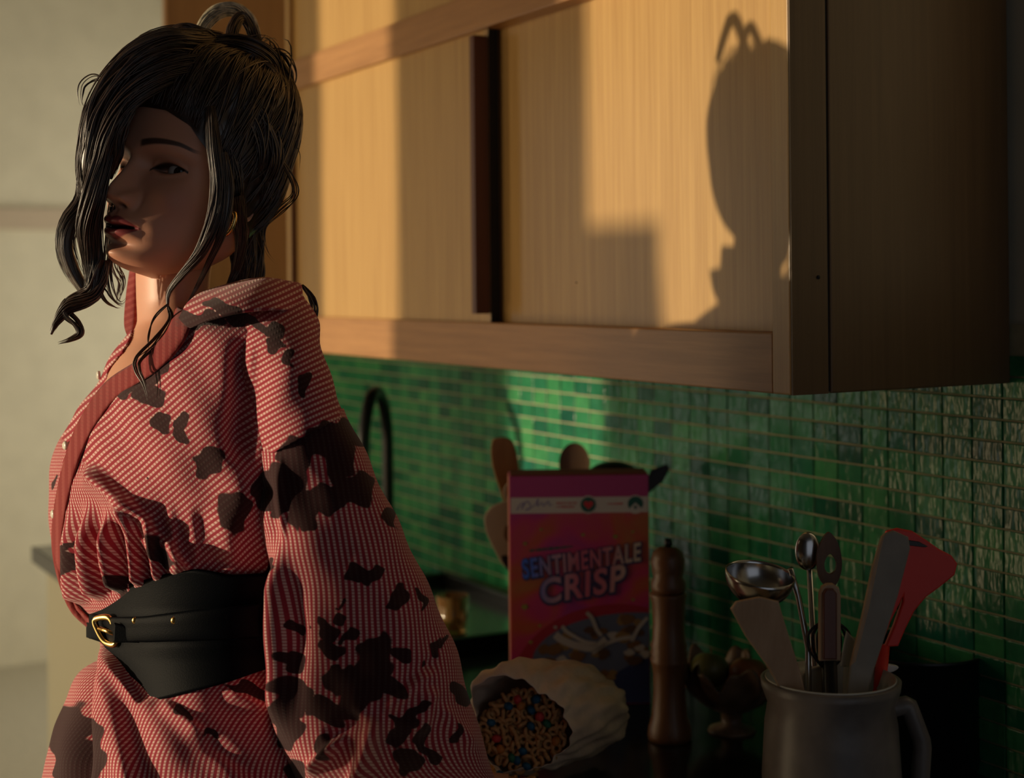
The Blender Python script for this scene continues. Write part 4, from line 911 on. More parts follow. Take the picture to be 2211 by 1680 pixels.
# ---------------- cereal box
BW, BH, BD = 0.196, 0.3225, 0.055
bp_ = on_counter(1255, 1522); th = math.radians(2.2)
xd = R0 * math.cos(th) + FWD * math.sin(th); ang = math.atan2(xd[1], xd[0])
boxr = empty('cereal_box', bp_, (0, 0, ang)); tag(boxr, 'upright pink and orange cereal box with slanted block lettering', 'box')
def box_art():
    m, nt, b = nodes('pink_orange_box_print'); b.inputs['Roughness'].default_value = 0.42
    tc = N_(nt, 'ShaderNodeTexCoord'); sx = N_(nt, 'ShaderNodeSeparateXYZ'); nt.links.new(tc.outputs['Object'], sx.inputs[0])
    n = N_(nt, 'ShaderNodeTexNoise'); n.inputs['Scale'].default_value = 11; n.inputs['Detail'].default_value = 1.5; n.inputs['Distortion'].default_value = 1.2; nt.links.new(tc.outputs['Object'], n.inputs['Vector'])
    r = ramp(nt, [(0.30, (0.34, 0.02, 0.20)), (0.44, (0.52, 0.025, 0.13)), (0.56, (0.50, 0.07, 0.035)), (0.70, (0.42, 0.13, 0.03))])
    nt.links.new(n.outputs[0], r.inputs[0])
    mr = N_(nt, 'ShaderNodeMapRange', interpolation_type='SMOOTHSTEP'); mr.inputs[1].default_value = .262; mr.inputs[2].default_value = .30; nt.links.new(sx.outputs[2], mr.inputs[0])
    mx = N_(nt, 'ShaderNodeMixRGB'); mx.inputs[2].default_value = (0.44, 0.035, 0.19, 1); nt.links.new(mr.outputs[0], mx.inputs[0]); nt.links.new(r.outputs[0], mx.inputs[1]); nt.links.new(mx.outputs[0], b.inputs['Base Color'])
    return m
M['box_art'] = box_art()
v, f = box_geo((-BW / 2, 0, 0), (BW / 2, BD, BH), 0.0008); obj_local('carton', v, f, M['box_art'], boxr, False)
v, f = box_geo((-BW / 2 + .001, .001, BH - .0005), (BW / 2 - .001, BD - .001, BH + .003), 0.0008); obj_local('top_flap', v, f, M['card_inside'], boxr, False)
v, f = box_geo((-BW / 2 - .0008, .002, .001), (-BW / 2 + .0004, BD - .002, BH - .001), 0); obj_local('side_panel', v, f, M['card_side'], boxr, False)
def bl(x, y):
    return (np.asarray(x, float) - 1255) * BW / 300, (1521 - np.asarray(y, float)) * 0.330 / 505
def decal(name, poly, mat, lift=.0004, parent=boxr, holes=None):
    x, z = bl(*np.asarray(poly, float).T); n = len(x)
    x = np.clip(x, -BW / 2 + .0012, BW / 2 - .0012); z = np.clip(z, .001, BH - .001)
    bm = bmesh.new(); vs_ = [bm.verts.new((a, -lift, c)) for a, c in zip(x, z)]; fc = bm.faces.new(vs_)
    bmesh.ops.triangulate(bm, faces=[fc]); idx = {q: i for i, q in enumerate(bm.verts)}
    V = [tuple(q.co) for q in bm.verts]; Fq = [tuple(idx[q] for q in g.verts) for g in bm.faces]; bm.free()
    return obj_local(name, V, Fq, mat, parent, False)
def circ(cx, cy, r, n=32, ry=None, a0=0, a1=2 * math.pi): 
    t = np.linspace(a0, a1, n, endpoint=(a1 - a0 < 6.2)); return np.stack([cx + r * np.cos(t), cy + (ry or r) * np.sin(t)], 1)
band = decal('white_band', [(1106, 1073), (1404, 1074), (1404, 1108), (1106, 1107)], M['white_print'])
decal('badge_ring', circ(1274, 1090, 19.5), M['white_print'], .0006, band); decal('badge', circ(1274, 1090, 16.5), M['green_print'], .0008, band)
t = np.linspace(0, 2 * math.pi, 40, endpoint=False); hx_ = 16 * np.sin(t) ** 3; hy_ = -(13 * np.cos(t) - 5 * np.cos(2 * t) - 2 * np.cos(3 * t) - np.cos(4 * t))
decal('heart', np.stack([1274.5 + hx_ * .66, 1090 + hy_ * .66], 1), M['red_print'], .0010, band)
decal('badge_ring', circ(1376, 1091, 20), M['white_print'], .0006, band)
decal('leaf_badge', np.vstack([circ(1376, 1090, 16.5, 24, a0=math.pi * .95, a1=math.pi * 2.05), [(1389, 1100), (1383, 1093), (1376, 1087), (1369, 1093), (1363, 1100)]]), M['green_print'], .0008, band)
decal('leaf_badge', circ(1376, 1097, 4.5, 4), M['green_print'], .0010, band)
def scribble(name, x0, x1, y, h, mat, n, seed, lift=.0007, parent=None, slope=0.0, thick=1.6):
    """small print too blurred to read: a run of short strokes"""
    rg_ = np.random.default_rng(seed); V, Fq = [], []
    for k in range(n):
        xa = x0 + (x1 - x0) * k / n; wd = (x1 - x0) / n * rg_.uniform(.45, .95); hh_ = h * rg_.uniform(.45, 1); yy = y + slope * (xa - x0)
        q = [(xa, yy - hh_ / 2), (xa + wd, yy - hh_ / 2 + rg_.uniform(-1, 1)), (xa + wd, yy + hh_ / 2), (xa, yy + hh_ / 2)]
        X, Z = bl(*np.array(q).T); b0 = len(V); V += [(a, -lift, c) for a, c in zip(X, Z)]; Fq.append((b0, b0 + 1, b0 + 2, b0 + 3))
    return obj_local(name, V, Fq, mat, parent or boxr, False)
scribble('small_print', 1206, 1251, 1086, 4.4, M['red_print'], 13, 1, parent=band); scribble('small_print', 1206, 1245, 1094, 4.4, M['red_print'], 11, 2, parent=band)
scribble('small_print', 1315, 1349, 1089, 5, M['red_print'], 9, 3, parent=band); scribble('tagline', 1147, 1242, 1187, 7, M['green_print'], 16, 4, slope=-.085)
# signature scrawl
def stroke(name, pts, wd, mat, lift, parent):
    c = spline(np.asarray(pts, float), 60); T = np.gradient(c, axis=0); T /= np.linalg.norm(T, axis=1)[:, None] + 1e-9; Nn = np.stack([-T[:, 1], T[:, 0]], 1)
    A = c + Nn * wd; B = c - Nn * wd; xa, za = bl(*A.T); xb, zb = bl(*B.T)
    V = [(a, -lift, c_) for a, c_ in zip(xa, za)] + [(a, -lift, c_) for a, c_ in zip(xb, zb)]
    return obj_local(name, V, [(i, i + 1, 61 + i, 60 + i) for i in range(59)], mat, parent, False)
stroke('signature', [(1120, 1100), (1127, 1088), (1135, 1084), (1130, 1098), (1142, 1080), (1150, 1095), (1138, 1100), (1158, 1090), (1166, 1076), (1164, 1092), (1174, 1084), (1178, 1092), (1188, 1080), (1190, 1091), (1196, 1088)], .8, M['violet_print'], .0007, band)
# bowl of cereal on the lower half
decal('red_arch', np.vstack([circ(1330, 1500, 232, 60, ry=195, a0=math.radians(178), a1=math.radians(305)), [(1404, 1335), (1404, 1520), (1106, 1520)]]), M['crimson_print'], .0003)
decal('blue_ground', [(1300, 1520), (1290, 1475), (1340, 1448), (1404, 1410), (1404, 1520)], M['navy'], .0005)
bowl_ = decal('bowl', np.vstack([circ(1372, 1428, 222, 50, ry=104, a0=math.radians(170), a1=math.radians(284)), [(1404, 1330), (1404, 1412), (1345, 1446), (1290, 1475), (1180, 1480), (1150, 1450)]]), M['slate_print'], .0006)
rg_ = np.random.default_rng(5)
M['flake_print'] = [plain('flake_print_brown', (0.17, 0.075, 0.02), .5), plain('flake_print_tan', (0.26, 0.15, 0.05), .5), plain('flake_print_dark', (0.09, 0.04, 0.015), .5), plain('milk_print', (0.42, 0.38, 0.36), .5)]
k = 0
while k < 46:
    x, y = rg_.uniform(1165, 1398), rg_.uniform(1338, 1470)
    if ((x - 1372) / 214) ** 2 + ((y - 1432) / 96) ** 2 > 1 or y > 1452 - (x - 1330) * .55 and x > 1330: continue
    r = rg_.uniform(8, 19); a0 = rg_.uniform(0, 6); poly = [(min(x + r * rg_.uniform(.7, 1.2) * math.cos(a0 + q), 1403), y + r * .7 * rg_.uniform(.7, 1.2) * math.sin(a0 + q)) for q in np.linspace(0, 2 * math.pi, 9, endpoint=False)]
    decal('flake', poly, M['flake_print'][[0, 1, 2, 0, 1, 3][k % 6]], .0008 + .00002 * k, bowl_); k += 1
for pts, wd in (([(1268, 1322), (1278, 1332), (1284, 1345), (1290, 1360), (1300, 1372)], 4), ([(1215, 1350), (1225, 1362), (1240, 1372), (1262, 1384), (1290, 1390)], 4), ([(1197, 1352), (1204, 1353)], 3), ([(1200, 1368), (1215, 1380), (1245, 1392), (1285, 1398), (1310, 1380)], 8), ([(1365, 1385), (1378, 1360), (1390, 1345), (1400, 1335)], 4), ([(1280, 1410), (1310, 1390), (1340, 1380), (1368, 1376)], 4)):
    stroke('milk_splash', pts, wd, M['flake_print'][3], .0019, bowl_)
for x, y, r in ((1137, 1172, 5), (1262, 1155, 4.5), (1332, 1160, 6), (1370, 1150, 4), (1135, 1308, 8), (1167, 1349, 4), (1147, 1384, 5), (1172, 1142, 4), (1369, 1297, 4)):
    decal('star', [(x + (r if i % 2 == 0 else r * .5) * math.cos(i * math.pi / 5 + .3), y + (r if i % 2 == 0 else r * .5) * math.sin(i * math.pi / 5 + .3)) for i in range(10)], M['star_print'], .0005)
# lettering
def grad_mat(name, stops):
    m, nt, b = nodes(name); b.inputs['Roughness'].default_value = .45; tc = N_(nt, 'ShaderNodeTexCoord'); sx = N_(nt, 'ShaderNodeSeparateXYZ'); nt.links.new(tc.outputs['Object'], sx.inputs[0])
    mr = N_(nt, 'ShaderNodeMapRange'); mr.inputs[1].default_value = -.085; mr.inputs[2].default_value = .088; nt.links.new(sx.outputs[0], mr.inputs[0])
    r = ramp(nt, stops); nt.links.new(mr.outputs[0], r.inputs[0]); nt.links.new(r.outputs[0], b.inputs['Base Color']); return m
M['letters'] = grad_mat('blue_pink_cream_letters', [(0.0, (.05, .15, .75)), (.09, (.06, .16, .75)), (.22, (.30, .20, .36)), (.34, (.52, .27, .34)), (.5, (.55, .10, .17)), (.68, (.55, .15, .22)), (.85, (.55, .36, .33)), (1, (.58, .46, .36))])
def word(txt, quad, lift, mat, bold, name, parent):
    cu = bpy.data.curves.new('t', 'FONT'); cu.body = txt; cu.size = 1; cu.offset = bold; cu.space_character = 1.12; cu.resolution_u = 4
    to = bpy.data.objects.new('t', cu); COL.objects.link(to); dg = bpy.context.evaluated_depsgraph_get(); me = bpy.data.meshes.new_from_object(to.evaluated_get(dg))
    co = np.array([tuple(q.co) for q in me.vertices]); fs = [tuple(p.vertices) for p in me.polygons]
    bpy.data.objects.remove(to); bpy.data.curves.remove(cu); bpy.data.meshes.remove(me)
    return co, fs
def place_word(txt, quad, outer=.055):
    co, fs = word(txt, quad, 0, None, .028, '', None); lo, hi = co[:, :2].min(0), co[:, :2].max(0)
    co2, fs2 = word(txt, quad, 0, None, .085, '', None)
    for c_, f_, lift, mat, nm in ((co2, fs2, .0021, M['navy'], 'letter_outline'), (co, fs, .0023, M['letters'], 'lettering')):
        u = (c_[:, 0] - lo[0]) / (hi[0] - lo[0]); w = (c_[:, 1] - lo[1]) / (hi[1] - lo[1])
        if nm == 'letter_outline': u = u + .004; w = w - .03
        TL, TR, BL, BR = [np.array(q, float) for q in quad]
        pt = (BL * (1 - u)[:, None] + BR * u[:, None]) * (1 - w)[:, None] + (TL * (1 - u)[:, None] + TR * u[:, None]) * w[:, None]
        x, z = bl(pt[:, 0], pt[:, 1]); tag(obj_local(nm, np.stack([x, 0 * x - lift, z], 1), f_, mat, boxr, False), 'navy edge behind the block letters' if nm == 'letter_outline' else 'slanted block letters fading from blue to cream')
place_word('SENTIMENTALE', [(1128, 1205), (1387, 1172), (1132, 1248), (1386, 1213)])
place_word('CRISP', [(1168, 1248), (1355, 1217), (1170, 1304), (1350, 1276)])

# ---------------- cereal bag lying open in front of the box, cereal inside and spilling out
M['bag'] = plain('translucent_wax_paper', (0.80, 0.62, 0.47), 0.45, noise=0.14, nscale=30, bump=0.6, bscale=55)
bagr = empty('cereal_bag', on_counter(1190, 1640)); tag(bagr, 'crumpled waxed paper bag lying open in front of the cereal box', 'bag')
rows = [(1128, 1575, 100, 92, 1.70), (1140, 1562, 120, 112, 1.72), (1165, 1548, 138, 118, 1.75), (1200, 1540, 140, 112, 1.79), (1240, 1535, 112, 100, 1.83), (1275, 1532, 70, 84, 1.87), (1298, 1530, 34, 60, 1.90), (1306, 1530, 5, 20, 1.91)]
rws = cr(np.linspace(0, 1, len(rows)), np.array(rows), np.linspace(0, 1, 70)); a_ = np.linspace(0, 2 * math.pi, 120, endpoint=False)
nz_ = 1 + .055 * np.sin(a_ * 3 + 1)[None] + .035 * np.sin(a_ * 7 + 8 * np.linspace(0, 1, 70)[:, None]) + .028 * np.sin(a_ * 13 - 14 * np.linspace(0, 1, 70)[:, None] + 2) + .02 * np.sin(a_ * 23 + 20 * np.linspace(0, 1, 70)[:, None])
# the mouth is pulled up into a flap at the upper left
flap = smooth(.35, 0, np.linspace(0, 1, 70))[:, None] * np.exp(-((a_ - math.radians(232)) / .55) ** 2)[None] * .42
XX = rws[:, 0][:, None] + rws[:, 2][:, None] * np.cos(a_) * (nz_ + flap); YY = rws[:, 1][:, None] + rws[:, 3][:, None] * np.sin(a_) * (nz_ + flap); DD = rws[:, 4][:, None] + 0 * XX
pp_ = P(XX, YY, DD); pp_[..., 2] = np.maximum(pp_[..., 2], ZC + .0022)
o = mk('paper', pp_.reshape(-1, 3), grid_faces(70, 120, True), M['bag'], bagr); md = o.modifiers.new('thickness', 'SOLIDIFY'); md.thickness = .0006
def torus_mesh(name, R_, r_, mat):
    t = np.linspace(0, 2 * math.pi, 11, endpoint=False); s = np.linspace(0, 2 * math.pi, 6, endpoint=False); T_, S_ = np.meshgrid(t, s, indexing='ij')
    v = np.stack([(R_ + r_ * np.cos(S_)) * np.cos(T_), (R_ + r_ * np.cos(S_)) * np.sin(T_), r_ * np.sin(S_)], -1).reshape(-1, 3)
    f = [(i * 6 + j, ((i + 1) % 11) * 6 + j, ((i + 1) % 11) * 6 + (j + 1) % 6, i * 6 + (j + 1) % 6) for i in range(11) for j in range(6)]
    me = bpy.data.meshes.new(name); me.from_pydata(v.tolist(), [], f); me.materials.append(mat); me.polygons.foreach_set('use_smooth', [True] * len(f)); return me
def ball_mesh(name, r, mat, sq=.75):
    bm = bmesh.new(); bmesh.ops.create_uvsphere(bm, u_segments=10, v_segments=7, radius=r)
    for q in bm.verts: q.co.z *= sq
    me = bpy.data.meshes.new(name); bm.to_mesh(me); bm.free(); me.materials.append(mat); me.polygons.foreach_set('use_smooth', [True] * len(me.polygons)); return me
cm = {'tan': torus_mesh('cereal_ring', .0046, .0023, plain('tan_cereal', (0.58, 0.31, 0.12), .7, noise=.2, nscale=300))}
for nm, c_ in (('red', (0.62, .05, .05)), ('blue', (.01, .10, .20)), ('green', (.02, .16, .09)), ('orange', (.55, .20, .04))):
    cm[nm] = ball_mesh('cereal_puff', .0058, plain(nm + '_cereal', c_, .6, noise=.15, nscale=300))
rg_ = np.random.default_rng(12); placed = []
def cereal(p, kind, rot, lab=None, grp=None):
    o = bpy.data.objects.new('cereal_ring' if kind == 'tan' else 'cereal_puff', cm[kind]); COL.objects.link(o); o.location = Vector(p); o.rotation_euler = rot
    tag(o, lab or 'tan ring-shaped cereal piece heaped inside the open bag mouth', 'cereal', grp or ('tan cereal rings in the bag' if kind == 'tan' else kind + ' cereal puffs in the bag'))
special = {(1117, 1510): 'red', (1157, 1510): 'blue', (1147, 1533): 'blue', (1165, 1548): 'red', (1146, 1568): 'blue', (1181, 1563): 'green', (1072, 1595): 'red', (1128, 1622): 'blue', (1080, 1618): 'orange', (1116, 1642): 'blue', (1137, 1655): 'blue', (1105, 1637): 'green', (1080, 1672): 'blue', (1098, 1525): 'blue', (1125, 1525): 'orange', (1060, 1560): 'blue', (1200, 1600): 'orange'}
pts = [(x, y, kk, 1.713) for (x, y), kk in special.items()]
tries = 0
while len(pts) < 190 and tries < 20000:
    tries += 1; t_ = rg_.random() * 6.283; r_ = math.sqrt(rg_.random()); x = 1130 + 88 * r_ * math.cos(t_); y = 1578 + 84 * r_ * math.sin(t_)
    lay = 0 if len(pts) < 120 else 1
    if all((x - q[0]) ** 2 + (y - q[1]) ** 2 > (13.0 if lay == 0 else 9) ** 2 or q[3] != (1.716 if lay == 0 else 1.727) and lay == 1 for q in pts): pts.append((x, y, 'tan', 1.716 if lay == 0 else 1.727))
    if tries == 9000 and len(pts) < 120: pts += []
    if tries > 6000 and lay == 0: 
        if all((x - q[0]) ** 2 + (y - q[1]) ** 2 > 81 or q[3] < 1.72 for q in pts): pts.append((x, y, 'tan', 1.727))
for x, y, kk, d_ in pts:
    p = P(x, y, d_ + (y - 1578) * -.00012); p[2] = max(p[2], ZC + .005); 
    lab = None
    if kk != 'tan':
        ck = int(round((math.degrees(math.atan2(x - 1130, 1578 - y)) % 360) / 30)) or 12; rr0 = math.hypot((x - 1130) / 88, (y - 1578) / 84)
        lab = '%s cereal puff %s the bag mouth, at its %s o\'clock side' % (kk, 'near the middle of' if rr0 < .6 else 'near the edge of', ['twelve', 'one', 'two', 'three', 'four', 'five', 'six', 'seven', 'eight', 'nine', 'ten', 'eleven'][ck % 12])
    cereal(p, kk, tuple(rg_.uniform(-1.2, 1.2, 3) + np.array([1.2, 0, 0])), lab)
for k in range(26):     # spilled onto the worktop in front
    x, y = rg_.uniform(1052, 1165), rg_.uniform(1660, 1712); p = on_counter(x, y); p[2] = ZC + .0030; cereal(p, 'tan' if k % 6 else 'blue', (rg_.uniform(-.2, .2), rg_.uniform(-.2, .2), rg_.uniform(0, 3)), ('tan cereal ring' if k % 6 else 'blue cereal puff') + ' spilled on the worktop in front of the bag', 'spilled cereal on the worktop')

# ---------------- pepper mill
pr = empty('pepper_mill', on_counter(1446, 1596)); tag(pr, 'tall turned wooden pepper mill right beside the cereal box', 'pepper mill')
prof = [(.0001, 0), (.0275, 0), (.0285, .006), (.0275, .016), (.023, .03), (.0205, .06), (.0205, .085), (.0225, .098), (.0245, .104), (.0225, .108), (.0245, .113), (.0225, .117), (.0240, .122), (.0215, .128), (.0205, .150), (.0215, .175), (.0235, .186), (.0235, .190), (.0001, .190)]
v, f = lathe_geo(prof, 36, False); obj_local('mill_body', v, f, M['wood_mill'], pr)
prof = [(.0001, .191), (.021, .191), (.0225, .196), (.0225, .204), (.019, .210), (.021, .219), (.0222, .232), (.019, .243), (.012, .249), (.0001, .250)]
v, f = lathe_geo(prof, 36, False); obj_local('mill_head', v, f, M['wood_mill'], pr)
v, f = lathe_geo([(.0001, .249), (.004, .250), (.0055, .255), (.004, .260), (.0001, .261)], 16, False); obj_local('finial', v, f, M['black_metal'], pr)

# ---------------- frilled dish with two fruits
dp = on_counter(1580, 1578); dr_ = empty('frilled_dish', dp); tag(dr_, 'brown dish with a wavy frilled rim left of the utensil crock', 'dish')
n1, n2 = 26, 120; rr = np.linspace(0, 1, n1); a_ = np.linspace(0, 2 * math.pi, n2, endpoint=False)
prf = cr([0, .25, .32, .5, .75, 1], np.array([[.0001, .030], [.026, .030], [.030, .032], [.045, .042], [.060, .062], [.070, .084]]), rr)
fr_ = smooth(.5, 1, rr)[:, None]; RR = prf[:, 0][:, None] * (1 + fr_ * (.10 * np.sin(a_ * 7) + .05 * np.sin(a_ * 13 + 1))); ZZ_ = prf[:, 1][:, None] + fr_ * (.012 * np.sin(a_ * 7 + 1.4) + .006 * np.sin(a_ * 16))
vv = np.stack([RR * np.cos(a_), RR * np.sin(a_), ZZ_], -1).reshape(-1, 3); o = obj_local('bowl', vv, grid_faces(n1, n2, True), M['brown_leaf'], dr_); md = o.modifiers.new('t', 'SOLIDIFY'); md.thickness = .003
v, f = lathe_geo([(.0001, 0), (.032, 0), (.030, .004), (.014, .010), (.014, .024), (.026, .031), (.0001, .031)], 30, False); obj_local('foot', v, f, M['brown_leaf'], dr_)
def fruit(name, c, r, mat, label):
    bm = bmesh.new(); bmesh.ops.create_uvsphere(bm, u_segments=28, v_segments=18, radius=r)
    for q in bm.verts:
        rad = math.hypot(q.co.x, q.co.y); q.co.z = q.co.z * .92 - .25 * r * math.exp(-(rad / (.35 * r)) ** 2) * (1 if q.co.z > 0 else -.6)
    v = [tuple(q.co) for q in bm.verts]; idx = {q: i for i, q in enumerate(bm.verts)}; f = [tuple(idx[q] for q in g.verts) for g in bm.faces]; bm.free()
    e = empty(name, c, (.3, .2, 0)); tag(e, label, 'fruit'); obj_local('skin', v, f, mat, e); v, f = tube_geo(np.array([(0, 0, r * .6), (.001, 0, r * .85), (.003, 0, r * 1.05)]), .0012, 7); obj_local('stem', v, f, M['wood_dark'], e)
fruit('green_fruit', dp + np.array([.020, .020, .079]), .026, M['green_fruit'], 'olive green round fruit in the frilled dish, further back')
fruit('orange_fruit', dp + np.array([-.024, -.010, .078]), .026, M['orange_fruit'], 'rusty orange round fruit in the frilled dish, nearer the crock')

# ---------------- stoneware crock with utensils
jp = P(1793, 1462, 1.40); jp[2] = ZC; JH = float(P(1793, 1466, 1.40)[2] - ZC)
jr = empty('utensil_crock', jp); tag(jr, 'grey stoneware crock with a side handle full of cooking utensils', 'crock')
prof = [(.0001, 0), (.050, 0), (.054, .004), (.062, JH * .35), (.064, JH * .6), (.061, JH * .82), (.058, JH * .90), (.0635, JH * .965), (.0645, JH), (.060, JH + .001), (.055, JH * .92), (.056, JH * .6), (.048, .012), (.0001, .012)]
v, f = lathe_geo(prof, 60, False); obj_local('crock_body', v, f, M['stoneware'], jr)
v, f = lathe_geo([(.0545, JH * .5), (.0562, JH * .75), (.0550, JH * .93), (.0602, JH + .0018), (.0596, JH + .0024), (.0540, JH * .93), (.0552, JH * .75), (.0535, JH * .5)], 60, False); tag(obj_local('inner_glaze', v, f, M['white_glaze'], jr), 'pale glaze inside the rim')
hd = R0 * .9 - FWD * .1; hd[2] = 0
pth = np.array([hd * .060 + [0, 0, JH * .88], hd * .078 + [0, 0, JH * .90], hd * .092 + [0, 0, JH * .74], hd * .088 + [0, 0, JH * .52], hd * .064 + [0, 0, JH * .40]]); c = np.vstack([pth[0], *[pth[i] for i in range(1, 5)]])
tt = np.linspace(0, 4, 24); c = np.stack([np.interp(tt, range(5), c[:, k]) for k in range(3)], 1); v, f = tube_geo(c, .0085, 10); obj_local('crock_handle', v, f, M['stoneware'], jr)
def utensil(name, label, cat, parts, base):
    """parts: list of (part name, geo, material); the thing's origin sits at its lower end"""
    e = empty(name, base); tag(e, label, cat, 'utensils in the stoneware crock' if base[2] < 9 else None)
    for nm, (v, f), mat, sm_ in parts: mk(nm, v, f, mat, e, sm_)
    return e
def jbase(dx=0, dd=0):
    p = jp + R0 * dx + FWD * dd; p[2] = ZC + .02; return p
def rod(x0, y0, d0, base, r=.004, k=10):
    return tube_geo(np.array([base, P(x0, y0, d0)]), r, k)
def bowl_geo(c, axis, r, depth=.8, n=30, th=.0012):
    axis = axis / np.linalg.norm(axis); e1 = np.cross(axis, [0.3, .1, 1]); e1 /= np.linalg.norm(e1); e2 = np.cross(axis, e1)
    pr_ = [(r * math.sin(q), -r * depth * math.cos(q)) for q in np.linspace(.001, math.pi / 2, 16)] + [((r - th) * math.sin(q), -(r - th) * depth * math.cos(q)) for q in np.linspace(math.pi / 2, .001, 16)]
    v, f = lathe_geo(pr_, n, False); v = np.array(v); return c + v[:, :1] * e1 + v[:, 1:2] * e2 + v[:, 2:] * axis, f
# steel ladle, bowl upside down to the left
b0 = jbase(-.02, .01); lc = P(1642, 1238, 1.42)
utensil('ladle', 'polished steel ladle with its round bowl turned to the window', 'ladle', [('ladle_bowl', bowl_geo(lc, UP * .97 - FWD * .20 + RT * .10, .0330, .95), M['steel'], True), ('ladle_handle', tube_geo(np.array([P(1706, 1228, 1.43), P(1724, 1290, 1.435), P(1745, 1400, 1.42), b0]), [.003, .003, .003, .003], 8), M['steel'], True)], b0)
# wooden spatula leaning left
b0 = jbase(.0, -.02)
utensil('wooden_spatula', 'flat wooden spatula leaning left under the steel ladle', 'spatula', [('spatula_blade', slab_geo([(1578, 1316), (1590, 1300), (1640, 1290), (1682, 1300), (1690, 1330), (1712, 1400), (1730, 1455), (1740, 1500), (1690, 1500), (1660, 1445), (1610, 1375)], 1.37, .006, kd=.00008, y0=1480), M['wood_pale'], False), ('spatula_handle', rod(1712, 1490, 1.372, b0, .005), M['wood_pale'], True)], b0)
# steel spoon behind
b0 = jbase(.0, .03); sc_ = P(1744, 1190, 1.45)
v, f = bowl_geo(np.zeros(3), FWD, 1, .5); v = np.array(v); sv = sc_ + (v @ RT)[:, None] * RT * .0125 + (v @ UP)[:, None] * UP * .0185 + (v @ FWD)[:, None] * FWD * .016
utensil('metal_spoon', 'small bright metal spoon standing behind the ladle', 'spoon', [('spoon_bowl', (sv, f), M['steel'], True), ('spoon_handle', rod(1748, 1228, 1.452, b0, .003), M['steel'], True)], b0)
# slotted wooden spoon
b0 = jbase(.005, .025)
outer = rounded([(1792, 1150), (1812, 1180), (1818, 1225), (1806, 1262), (1788, 1268), (1770, 1250), (1764, 1205), (1774, 1170)], 48); hole = rounded([(1793, 1196), (1806, 1214), (1804, 1232), (1793, 1240), (1782, 1230), (1781, 1212)], 48)
A1, A2 = P(outer[:, 0], outer[:, 1], 1.435), P(hole[:, 0], hole[:, 1], 1.435); nn_ = len(A1); V = np.vstack([A1, A2, A1 + FWD * .005, A2 + FWD * .005]); Fq = []
for i in range(nn_):
    j = (i + 1) % nn_; Fq += [(i, j, nn_ + j, nn_ + i), (2 * nn_ + j, 2 * nn_ + i, 3 * nn_ + i, 3 * nn_ + j), (j, i, 2 * nn_ + i, 2 * nn_ + j), (nn_ + i, nn_ + j, 3 * nn_ + j, 3 * nn_ + i)]
utensil('slotted_spoon', 'wooden spoon with an oval hole standing at the back of the crock', 'spoon', [('spoon_head', (V, Fq), M['wood_dark'], False), ('spoon_handle', rod(1790, 1262, 1.437, b0, .005), M['wood_dark'], True)], b0)
# red-brown handled tool with pale edges
b0 = jbase(.002, -.012)
utensil('bound_brush', 'upright reddish brown handle with pale edges in the middle of the crock', 'brush', [('handle_core', slab_geo([(1777, 1282), (1784, 1272), (1800, 1272), (1808, 1282), (1808, 1425), (1777, 1425)], 1.388, .010), M['dark_batten'], False), ('handle_edge', slab_geo([(1770, 1284), (1776, 1268), (1786, 1262), (1800, 1262), (1812, 1270), (1816, 1286), (1816, 1428), (1770, 1428)], 1.3915, .009), M['wood_pale'], False), ('shaft', rod(1793, 1425, 1.395, b0, .006), M['black_plastic'], True)], b0)
# long grey-beige spatula
b0 = jbase(.028, -.016)
utensil('grey_turner', 'long flat grey beige turner leaning right in front of the red spatula', 'spatula', [('turner_blade', slab_geo([(1912, 1152), (1930, 1146), (1962, 1160), (1966, 1185), (1940, 1285), (1905, 1395), (1880, 1470), (1870, 1510), (1828, 1505), (1836, 1440), (1865, 1330), (1890, 1220), (1904, 1165)], 1.378, .005, kd=-.00006, y0=1480), M['grey_plastic'], False), ('turner_edge', slab_geo([(1904, 1160), (1912, 1152), (1900, 1200), (1878, 1310), (1848, 1430), (1836, 1440), (1862, 1330), (1884, 1225)], 1.372, .006, kd=-.00006, y0=1480), M['wood_pale'], False)], b0)
# red silicone spatula
b0 = jbase(.03, .018)
utensil('red_spatula', 'bright red silicone spatula with a slot at the right of the crock', 'spatula', [('spatula_head', slab_geo(np.vstack([[(1908, 1168), (1916, 1148), (1940, 1142), (1972, 1148)], [(2000, 1166), (2028, 1186), (2055, 1200), (2068, 1218), (2062, 1242), (2030, 1268), (2000, 1290), (1975, 1320), (1955, 1360), (1940, 1396), (1912, 1398), (1932, 1350), (1950, 1300), (1950, 1290), (1925, 1340), (1904, 1394), (1884, 1394), (1896, 1330), (1904, 1240)]]), 1.425, .008), M['red_plastic'], False), ('spatula_slot', slab_geo([(1958, 1166), (1985, 1170), (2004, 1180), (1998, 1182), (1960, 1178)], 1.4235, .004, bev=.0005), M['black_plastic'], False), ('spatula_handle', rod(1908, 1392, 1.43, b0, .006), M['red_plastic'], True)], b0)
